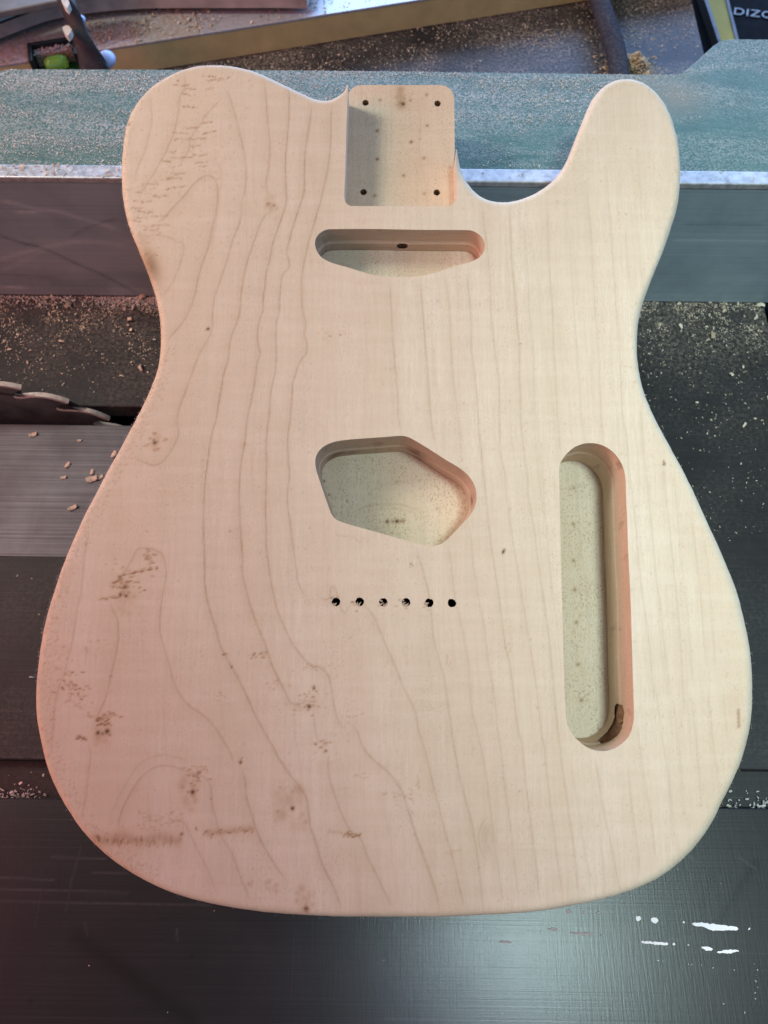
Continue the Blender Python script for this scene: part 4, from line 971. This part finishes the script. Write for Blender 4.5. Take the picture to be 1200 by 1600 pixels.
# ------------------------------------------------------------------ sawdust
def flakes(name, pts, size, label, mat=M_DUST, lift=0.0, curl=.35, flat=.35):
    """pts: (n,3) in saw table coordinates"""
    n = len(pts); size = np.broadcast_to(size, (n,)) * rng.lognormal(0, .35, n)
    yaw = rng.uniform(0, 2 * pi, n); el = rng.normal(0, flat, n); ro = rng.normal(0, flat, n)
    ux = np.c_[np.cos(yaw) * np.cos(el), np.sin(yaw) * np.cos(el), np.sin(el)]
    vv = np.c_[-np.sin(yaw) * np.cos(ro), np.cos(yaw) * np.cos(ro), np.sin(ro)]
    nn = np.cross(ux, vv)
    L = size[:, None] * .5; Wd = (size * rng.uniform(.25, .6, n))[:, None] * .5; Cq = (size * rng.normal(curl, .2, n) * .5)[:, None]
    b = np.asarray(pts) + np.c_[np.zeros((n, 2)), np.abs(ux[:, 2]) * size * .5 + lift + size * .12]
    P = np.stack([b - ux * L - vv * Wd * .6, b - ux * L * .9 + vv * Wd, b + vv * Wd + nn * Cq, b - vv * Wd + nn * Cq, b + ux * L + vv * Wd * .5, b + ux * L * .9 - vv * Wd], 1)
    V_ = P.reshape(-1, 3); V_[:, 2] = np.maximum(V_[:, 2], np.repeat(np.asarray(pts)[:, 2], 6) + .00005)
    me = bpy.data.meshes.new(name); base = np.arange(n) * 6
    q = np.stack([base, base + 3, base + 2, base + 1, base + 3, base + 5, base + 4, base + 2], 1).reshape(-1)
    me.vertices.add(len(V_)); me.vertices.foreach_set('co', V_.astype(np.float32).ravel())
    me.loops.add(len(q)); me.loops.foreach_set('vertex_index', q.astype(np.int32))
    me.polygons.add(n * 2); me.polygons.foreach_set('loop_start', np.arange(n * 2, dtype=np.int32) * 4); me.polygons.foreach_set('loop_total', np.full(n * 2, 4, np.int32))
    me.update(calc_edges=True); me.validate()
    a = me.attributes.new('tone', 'FLOAT', 'POINT'); a.data.foreach_set('value', np.repeat(rng.random(n).astype(np.float32), 6))
    o = link(name, me, mat); o.rotation_euler = (0, 0, YAW); tag(o, label, 'sawdust', kind='stuff'); return o
def nz(x, y, sx, sy, seed=0.0): return mnoise.fractal(Vector((x * sx + seed, y * sy - seed, seed)), .9, 2.0, 4)
def scatter(n, poly, z, dens):
    poly = np.array(poly); lo = poly.min(0); hi = poly.max(0); out = []
    while len(out) < n:
        c = rng.uniform(lo, hi, (4000, 2)); c = c[inside_pts(c, [poly])]
        for p in c:
            if rng.random() < dens(p): out.append((p[0], p[1], z))
            if len(out) >= n: break
    return np.array(out)
ybk = G(600, 112, ZGp)[1]
def dgreen(p):
    t = (p[1] - YT) / (ybk - YT); k = nz(p[0], p[1], 14, 60, 3)
    l = np.clip((.04 - p[0]) / .2, 0, 1); r = np.clip((p[0] - .12) / .08, 0, 1)
    base = .25 + 1.1 * np.clip(t - .25, 0, .7) + .6 * l - .95 * r
    streak = np.exp(-((t - .52 - .03 * sin(p[0] * 40)) / .045) ** 2)
    return np.clip(base * np.clip(.35 + k * 1.9, .01, 1.6) + .35 * streak * (1 - r), 0, 1) * .7
flakes('sawdust', scatter(15000, gp, ZGp, dgreen), .00062, 'pale fine sawdust drifted over the green fence plate', M_DUSTW, flat=.3)
lipp = boxpts(-.32, .26, YF, YT)
flakes('sawdust', scatter(700, lipp, ZF, lambda p: np.clip(.1 + nz(p[0], p[1], 30, 30, 8) + .6 * (p[0] < -.1), 0, 1)), .0011, 'sawdust crumbs along the bright aluminium fence lip', M_DUST)
dirt = [(XL, YS1), (-.02, YS1), (XR - .002, YI0 + .06), (XR - .002, YF - .0008), (XL, YF - .0008)]
dirt = [(-.33, YS1 + .001), (XSL, YS1 + .001), (XI, YI0), (XR - .002, YI0 + .02), (XR - .002, YF - .0008), (-.33, YF - .0008)]
def dnorth(p):
    e = np.exp(-(YF - p[1]) / .022); pile = np.exp(-(YF - p[1]) / .0025)
    k = nz(p[0], p[1], 55, 55, 5)
    return np.clip(e * np.clip(.35 + k * 1.3, 0, 1.2) + pile * np.clip(.5 + 1.0 * nz(p[0], 0, 40, 1, 2), .05, 1) + .012, 0, 1)
flakes('sawdust', scatter(9000, dirt, 0.0, dnorth), .00088, 'tan sawdust gathered along the foot of the fence', M_DUST)
flakes('sawdust', scatter(2600, [(-.33, YF - .012), (-.09, YF - .012), (-.09, YF - .001), (-.33, YF - .001)], 0.0, lambda p: np.clip(np.exp(-(YF - p[1]) / .004) * (.2 + .9 * np.exp(-((p[0] + .155) / .035) ** 2)), 0, 1)), .0010, 'ridge of sawdust piled against the fence foot', M_DUSTW)
big = scatter(110, dirt, 0.0, lambda p: np.clip(.25 + nz(p[0], p[1], 30, 30, 4), .02, 1) * np.exp(-(YF - p[1]) / .05))
flakes('sawdust', big, .0028, 'larger curled shavings lying in front of the fence', M_DUST, curl=.7)
gro = boxpts(-.33, XR - .004, YG0, YG1 - .002)
flakes('sawdust', scatter(1500, gro, -.0092, lambda p: np.clip(np.exp(-(p[1] - YG0) / .0026) * np.clip(.6 + 1.2 * nz(p[0], 0, 60, 1, 9), .05, 1.2), 0, 1)) + np.c_[np.zeros((1500, 2)), rng.uniform(0, .0025, 1500)], .0013, 'sawdust packed along the front side of the table groove', M_DUSTW)
few = scatter(90, [(-.33, YG1), (XR - .01, YG1), (XR - .01, YI0), (-.33, YI0)], 0.0, lambda p: 1)
flakes('sawdust', few, .0010, 'scattered sawdust specks on the middle of the table', M_DUSTW)
flakes('sawdust', scatter(60, boxpts(-.3, XR - .01, -.09, YG0), 0.0, lambda p: 1), .0007, 'sparse dust specks on the front of the table', M_DUSTW)
rear = [(-.5, ybk - .02), (XR - .004, ybk - .02), (XR - .004, .85), (-.5, .85)]
flakes('sawdust', scatter(30000, rear, 0.0, lambda p: np.clip(.35 + 1.0 * nz(p[0], p[1], 16, 16, 6), .05, 1)), .0010, 'brown sawdust covering the table behind the fence', M_DUST)
# individual chips on the bright insert
def chip(px, py, s, label, rz, z=0.0, grp='wood chips on the brushed insert'):
    bm = bmesh.new(); n = 9; R_ = s * .5; rows_ = []
    for k in range(n):
        a = -1.3 + 2.6 * k / (n - 1); w = s * .28 * (.6 + .4 * cos(a)) * rng.uniform(.8, 1.2)
        x = R_ * sin(a); z_ = R_ * (1 - cos(a)) * .55
        rows_.append((bm.verts.new((x, -w, z_)), bm.verts.new((x, w, z_ + rng.normal() * s * .04)), bm.verts.new((x, w, z_ + s * .10)), bm.verts.new((x, -w, z_ + s * .10))))
    for a, b in zip(rows_[:-1], rows_[1:]):
        for i in range(4): bm.faces.new((a[i], a[(i + 1) % 4], b[(i + 1) % 4], b[i]))
    bm.faces.new(rows_[0]); bm.faces.new(rows_[-1][::-1])
    o = link('wood_chip', bm_mesh('wood_chip', bm, True), M_CHIP); p = G(px, py, z)
    q = Matrix.Rotation(YAW, 3, 'Z') @ Vector((p[0], p[1], z + .0001)); o.location = q; o.rotation_euler = (0, 0, rz); tag(o, label, 'wood chip', grp)
M_CHIP = simple('wood_chip', (.58, .46, .36), .7, var=.25, sc=500)
zc8 = lambda x, y: (x / 3.637, 660 + y / 3.637)
for (x, y), s, l, rz in ((zc8(190, 72), .0050, 'pale curled wood chip nearest the saw blade, farthest back on the insert', .4), (zc8(385, 245), .0042, 'small curled wood chip alone in the middle of the brushed insert', 1.1), (zc8(362, 315), .0036, 'tan wood chip just below the small curled chip on the insert', .2),
                         (zc8(525, 285), .0038, 'narrow upright-looking chip just above the ring-shaped chip', 1.5), (zc8(525, 325), .0068, 'largest ring-shaped curled chip on the insert close to the guitar edge', .3), (zc8(570, 315), .0042, 'brown chip tucked between the ring-shaped chip and the guitar edge', .6),
                         (zc8(415, 488), .0056, 'flat-lying cream chip nearest the front edge of the insert', .5), (zc8(650, 185), .0050, 'long chip touching the guitar edge at the upper side of the insert', 1.2), (zc8(452, 104), .0028, 'tiny dark chip near the blade slot on the insert', .1)):
    chip(x, y, s, l, rz, -.0006)

# ------------------------------------------------------------------ things behind the fence
def inT(o): o.rotation_euler = (0, 0, YAW); return o
def up_at(px, py, q):             # height of a photo point above the table at the plan position q
    return V(px, py, q[1])[1]
# spirit level lying on its side
a0 = np.array(G(265, 106)); a1 = np.array(G(910, 2.5)); dl = (a1 - a0) / np.linalg.norm(a1 - a0); nl = np.array([-dl[1], dl[0]])
lev = empty('spirit_level', (0, 0, 0), YAW); tag(lev, 'long aluminium spirit level with a green vial, dusted with sawdust', 'spirit level')
LH = .0235; LW = .058
M_LEVS = simple('level_side_paint', (.66, .53, .22), .5, .0, var=.12, sc=60)
M_LEVR = simple('level_bare_top', (.55, .55, .58), .42, .5, var=.12, sc=300)
M_LEVT = dusty('level_top_dusty', (.40, .40, .42), (.48, .48, .50), (.33, .25, .16), .85, 330)
p0 = a0 - dl * .42; p1 = a0 + dl * .62
c_ = [p0, p1, p1 + nl * LW, p0 + nl * LW]
vc = np.array(G(84, 100, LH)); sv = (vc - a0) @ dl
wl, wr = sv - .0185, sv + .0185       # vial window
def seg(s0, s1, w0, w1): return [a0 + dl * s0 + nl * w0, a0 + dl * s1 + nl * w0, a0 + dl * s1 + nl * w1, a0 + dl * s0 + nl * w1]
link('level_side', bm_mesh('level_side', prism(seg(wr, .62, 0, .0022), .0002, LH - .0004, .0003)), M_LEVS, lev)
link('level_side', bm_mesh('level_side', prism(seg(-.42, wl, 0, .0022), .0002, LH - .0004, .0003)), M_LEVS, lev)
for s0, s1, w0, w1 in ((wr, .030, -.0004, LW), (-.42, wl, -.0004, LW), (wl, wr, .020, LW)):
    link('level_face', bm_mesh('level_face', prism(seg(s0, s1, w0 + (.0005 if w0 > .01 else 0), w1), LH - .002, LH + (.0002 if w0 > .01 else 0), .0004)), M_LEVT, lev)
link('level_face', bm_mesh('level_face', prism(seg(.0303, .62, -.0004, LW), LH - .002, LH, .0004)), M_LEVR, lev)
M_VF = simple('vial_frame', (.012, .016, .016), .4); M_VG = simple('vial_green_back', (.01, .16, .05), .35)
for s0, s1, w0, w1 in ((wl, wr, .0165, .0196), (wl, wl + .003, -.002, .0163), (wr - .003, wr, -.002, .0163)):
    link('vial_frame', bm_mesh('vial_frame', prism(seg(s0, s1, w0, w1), .002, LH + .0014, .0008, 3)), M_VF, lev)
link('vial_back', bm_mesh('vial_back', prism(seg(wl + .0034, wr - .0034, -.001, .0160), .002, .010)), M_VG, lev)
tv = NT('vial_liquid'); tv.b.inputs['Transmission Weight'].default_value = .5; M_VIAL = tv.out((.35, .80, .12), .08, 0, .6)
def tube(path, rad, nseg=14, caps=True):
    bm = bmesh.new(); P = [Vector(p) for p in path]; rr = np.broadcast_to(rad, (len(P),)); rings_ = []
    for i, p in enumerate(P):
        t = (P[min(i + 1, len(P) - 1)] - P[max(i - 1, 0)]).normalized(); u = t.cross(Vector((0, 0, 1)));
        if u.length < 1e-4: u = Vector((1, 0, 0))
        u.normalize(); w = u.cross(t)
        rings_.append([bm.verts.new(p + (u * cos(a) + w * sin(a)) * rr[i]) for a in np.arange(nseg) / nseg * 2 * pi])
    for a, b in zip(rings_[:-1], rings_[1:]):
        for i in range(nseg): bm.faces.new((a[i], a[(i + 1) % nseg], b[(i + 1) % nseg], b[i]))
    if caps: bm.faces.new(rings_[0][::-1]); bm.faces.new(rings_[-1])
    return bm
q0 = a0 + dl * (wl + .010) + nl * .004; q1 = a0 + dl * (wr - .010) + nl * .004
vial = link('vial', bm_mesh('vial', tube([(*(q0 + (q1 - q0) * t), .0155) for t in np.linspace(0, 1, 6)], [.004, .0054, .0056, .0056, .0054, .004]), True), M_VIAL, lev)
link('vial_ledge', bm_mesh('vial_ledge', prism(seg(wl + .0034, wr - .0034, .0095, .0160), .0102, .0200, .001)), M_REAR, lev)
for px, py in ((245, 16.5), (318, 4)):
    q = G(px, py, LH); bm = prism(circle(q[0], q[1], .0028, 16), LH + .0002, LH + .0009, .0003); sc_ = link('screw', bm_mesh('screw', bm), M_LIP, lev)
    link('screw_slot', bm_mesh('screw_slot', prism(circle(q[0], q[1], .0012, 8), LH + .00085, LH + .0011)), M_BLACK, sc_)
def dlev(p):
    d_ = (np.array(p) - a0) @ dl
    return np.clip(.28 + .9 * nz(p[0], p[1], 25, 25, 7), .03, 1) * (1.0 if d_ < .06 else .16)
flakes('sawdust', scatter(1500, seg(wr, .4, .002, LW - .002), LH, dlev), .0019, 'sawdust shavings on the upper face of the spirit level', M_DUST)
flakes('sawdust', scatter(900, seg(-.2, wl, .002, LW - .002), LH, dlev), .0019, 'sawdust shavings on the far left end of the spirit level', M_DUST)
flakes('sawdust', scatter(500, seg(wl + .004, wr - .004, .0098, .0158), .0202, lambda p: 1), .0016, 'sawdust lying inside the vial window of the level', M_DUSTW)
# curved saw plate lying on the level
ZD = LH + .016
M_DISC = simple('brown_saw_plate', (.44, .36, .32), .5, .2, var=.25, sc=70)
arcp = [(-60, 60), (-20, 43), (0, 35), (40, 20), (75, 9), (120, 1), (160, -4), (220, -8), (300, -9), (380, -9), (440, -9), (478, -8)]
ap = [G(x, y, ZD) for x, y in arcp]
ap = [tuple(p) for p in catmull(np.array(ap), sub=4)]
back = [(ap[-1][0] + .02, ap[-1][1] + .13), (ap[len(ap) // 2][0], ap[len(ap) // 2][1] + .16), (ap[0][0] - .03, ap[0][1] + .10)]
dsc = inT(link('curved_plate', bm_mesh('curved_plate', prism(ap + back, ZD - .0110, ZD, .0006)), M_DISC))
ctr_ = np.mean(ap + back, axis=0); link('plate_top', bm_mesh('plate_top', prism([tuple(ctr_ + (np.array(p) - ctr_) * .985) for p in ap + back], ZD - .001, ZD + .0008)), simple('dark_plate_top', (.020, .026, .026), .6), dsc)
tag(dsc, 'brown curved metal plate lying on top of the spirit level', 'metal plate')
bar = [G(-80, 34, .060), G(145, -10, .060), G(130, -40, .060), G(-100, 0, .060)]
M_BAR = simple('grey_bar', (.26, .25, .22), .45, .4)
o = inT(link('metal_bar', bm_mesh('metal_bar', prism(bar, .055, .060, .001)), M_BAR)); tag(o, 'flat grey metal bar at the far corner behind the curved plate', 'metal bar')
# paint-spattered stick
def stick():
    # measured in a plane that leans from the fence plate back over the level
    zA, zB = ZGp + .004, ZGp + .006
    root = empty('paint_stick', (0, 0, 0), YAW); tag(root, 'dark paint-spattered wooden stick leaning over the spirit level', 'stick')
    L_ = [(84, -14), (93, 8), (100, 26), (107, 44), (113, 62), (118, 80), (121, 98), (121, 112)]
    R_ = [(112, -14), (120, 8), (128, 24), (136, 44), (146, 62), (156, 76), (165, 90), (172, 112)]
    yb_ = G(140, 110, ZGp)[1] + .004
    bm = bmesh.new(); rows_ = []
    for k, (l, r) in enumerate(zip(L_, R_)):
        z = np.interp(k, [0, 7], [LH + .055, LH + .012]); pl = np.array(G(*l, z)); pr = np.array(G(*r, z)); m = (pl + pr) / 2; e = .0045
        row = []
        for t in np.linspace(0, 1, 7):
            q = pl + (pr - pl) * t; row.append(bm.verts.new((q[0], q[1], z - e * (2 * t - 1) ** 2 + rng.normal() * .0003)))
        for t in (.9, .1):
            q = pl + (pr - pl) * t; row.append(bm.verts.new((q[0], q[1], z - .011)))
        rows_.append(row)
    for a, b in zip(rows_[:-1], rows_[1:]):
        for i in range(9): bm.faces.new((a[i], a[(i + 1) % 9], b[(i + 1) % 9], b[i]))
    bm.faces.new(rows_[0]); bm.faces.new(rows_[-1][::-1])
    t = NT('dark_spattered_wood'); n = t.noise((60, 60, 60), 5, .6); s_ = t.noise((170, 170, 170), 3, .6, loc=(4, 1, 1)); d = t.noise((500, 500, 500), 3, .6)
    c = t.mix(t.rng(n, .3, .7), (.018, .017, .019), (.045, .040, .040)); c = t.mix(t.rng(s_, .70, .73), c, (.42, .36, .30)); c = t.mix(t.rng(d, .62, .74, 0, .4), c, (.33, .27, .2))
    link('stick_shaft', bm_mesh('stick_shaft', bm, True), t.out(c, .55), root)
    z = LH + .0375
    for P, zz in (([(98, 43), (103, 40.5), (108, 41), (112, 46), (110, 52), (106, 57), (103, 54), (99, 49)], LH + .0392), ([(93, -6), (104, -8), (109, 6), (105, 14), (99, 8)], LH + .0520)):
        q = [G(x, y, zz) for x, y in P]; link('paint_patch', bm_mesh('paint_patch', prism(q, zz - .004, zz + .0004)), simple('old_cream_paint', (.62, .57, .48), .6, var=.15, sc=300), root)
    M_BL = simple('blue_grip', (.45, .55, .80), .4)
    for cx, cy, r, zz in ((166, 93, 13, LH + .008), (126, 31, 7, LH + .014)):
        q = G(cx, cy, zz); rr = r / 1850
        bm = bmesh.new(); bmesh.ops.create_uvsphere(bm, u_segments=20, v_segments=12, radius=rr); 
        for v in bm.verts: v.co.z *= .7; v.co.y *= 1.2; v.co += Vector((q[0], q[1], zz))
        link('blue_end_cap', bm_mesh('blue_end_cap', bm, True), M_BL, root)
stick()
# dusty black hose running to the fence, sawdust heap at its foot
hz = .012
hp = [(930, -20), (936, 0), (946, 30), (956, 60), (963, 85), (967, 112), (970, 140)]
path = [(*G(x, y, hz), hz) for x, y in hp]; path = [tuple(p) for p in np.c_[catmull(np.array(path)[:, :2], sub=4), np.full((len(hp) - 1) * 4 + 1, hz)]]
M_HOSE = dusty('dusty_hose', (.014, .018, .035), (.025, .03, .05), (.30, .25, .19), .22, 420)
o = inT(link('hose', bm_mesh('hose', tube(path, .0078, 16), True), M_HOSE)); tag(o, 'dark blue dusty hose ending at the green fence plate', 'hose')
hc = G(987, 107, .004)
pile = []
for _ in range(2600):
    r = abs(rng.normal()) * .010; a = rng.uniform(0, 2 * pi); h = max(0, .020 * (1 - r / .019)) * rng.random() ** .5
    pile.append((hc[0] + r * cos(a) * 1.1, hc[1] - .004 + r * sin(a) * 1.2, h))
flakes('sawdust', np.array(pile), .0019, 'small tan heap of sawdust beside the dark hose', chipmat('tan_sawdust', (.42, .29, .16), (.62, .46, .28)))
# floor far below, black case and yellow rule beyond the table end
fl = bmesh.new(); 
for p in ((-6, -6), (6, -6), (6, 6), (-6, 6)): fl.verts.new((p[0], p[1], -.85))
fl.faces.new(fl.verts[:]); o = link('floor', bm_mesh('floor', fl), simple('workshop_floor', (.035, .034, .033), .8)); o['kind'] = 'structure'
ZCs = -.060
case = empty('tool_case', (0, 0, 0), YAW); tag(case, 'black tool case with pale lettering beyond the end of the saw table', 'tool case')
M_CASE = simple('black_case', (.007, .0075, .009), .85, spec=.06)
cx0 = XR + .012
link('case_shell', bm_mesh('case_shell', prism(boxpts(cx0, cx0 + .5, .40, 1.02), -.849, ZCs, .006, 3)), M_CASE, case)
cu = bpy.data.curves.new('case_lettering', 'FONT'); cu.body = 'DIZO'; cu.size = .0165; cu.extrude = .0003; cu.shear = .1; cu.space_character = 1.08
to = bpy.data.objects.new('tmp_text', cu); COL.objects.link(to); bpy.context.view_layer.update()
tm = bpy.data.meshes.new_from_object(to.evaluated_get(bpy.context.evaluated_depsgraph_get())); COL.objects.unlink(to); bpy.data.objects.remove(to)
tm.name = 'case_lettering'
la = np.array(G(1144, 23.5, ZCs)); lb = np.array(G(1200, 30, ZCs))
lt = link('case_lettering', tm, simple('grey_print', (.30, .31, .33), .6), case); lt.location = (la[0], la[1], ZCs + .0008); lt.rotation_euler = (0, 0, atan2(lb[1] - la[1], lb[0] - la[0]))
wtx = max(v.co.x for v in tm.vertices); lt.scale = (np.linalg.norm(np.array(G(1208, 30, ZCs)) - la) / wtx,) * 2 + (1,)
rul = empty('folding_rule', (0, 0, 0), YAW); tag(rul, 'worn yellow rule with grey edges lying on the black case', 'rule')
ZR = ZCs + .010
M_YEL = dusty('worn_yellow', (.50, .40, .10), (.58, .47, .14), (.44, .34, .15), .5, 500); M_RG = simple('rule_grey_edge', (.10, .10, .11), .6, .1)
def quadpx(pts, z): return [G(x, y, z) for x, y in pts]
def ln_(x0, x1, t): return x0 + (x1 - x0) * t
ed = {k: (v0, v1) for k, v0, v1 in (('a', 1099, 1124), ('b', 1105.5, 1130), ('c', 1133, 1151), ('d', 1136.5, 1155.5), ('e', 1138, 1157))}
def edge(k, y): v0, v1 = ed[k]; return v0 + (v1 - v0) * y / 75
def stripq(a, b): return [(edge(a, 110), 110), (edge(b, 110), 110), (edge(b, -25), -25), (edge(a, -25), -25)]
link('rule_face', bm_mesh('rule_face', prism(quadpx(stripq('b', 'c'), ZR), ZCs + .0004, ZR)), M_YEL, rul)
link('rule_edge', bm_mesh('rule_edge', prism(quadpx(stripq('a', 'b'), ZR), ZCs + .0004, ZR + .0012, .0005)), M_RG, rul)
link('rule_edge', bm_mesh('rule_edge', prism(quadpx(stripq('c', 'e'), ZR), ZCs + .0004, ZR + .0012, .0005)), M_RG, rul)
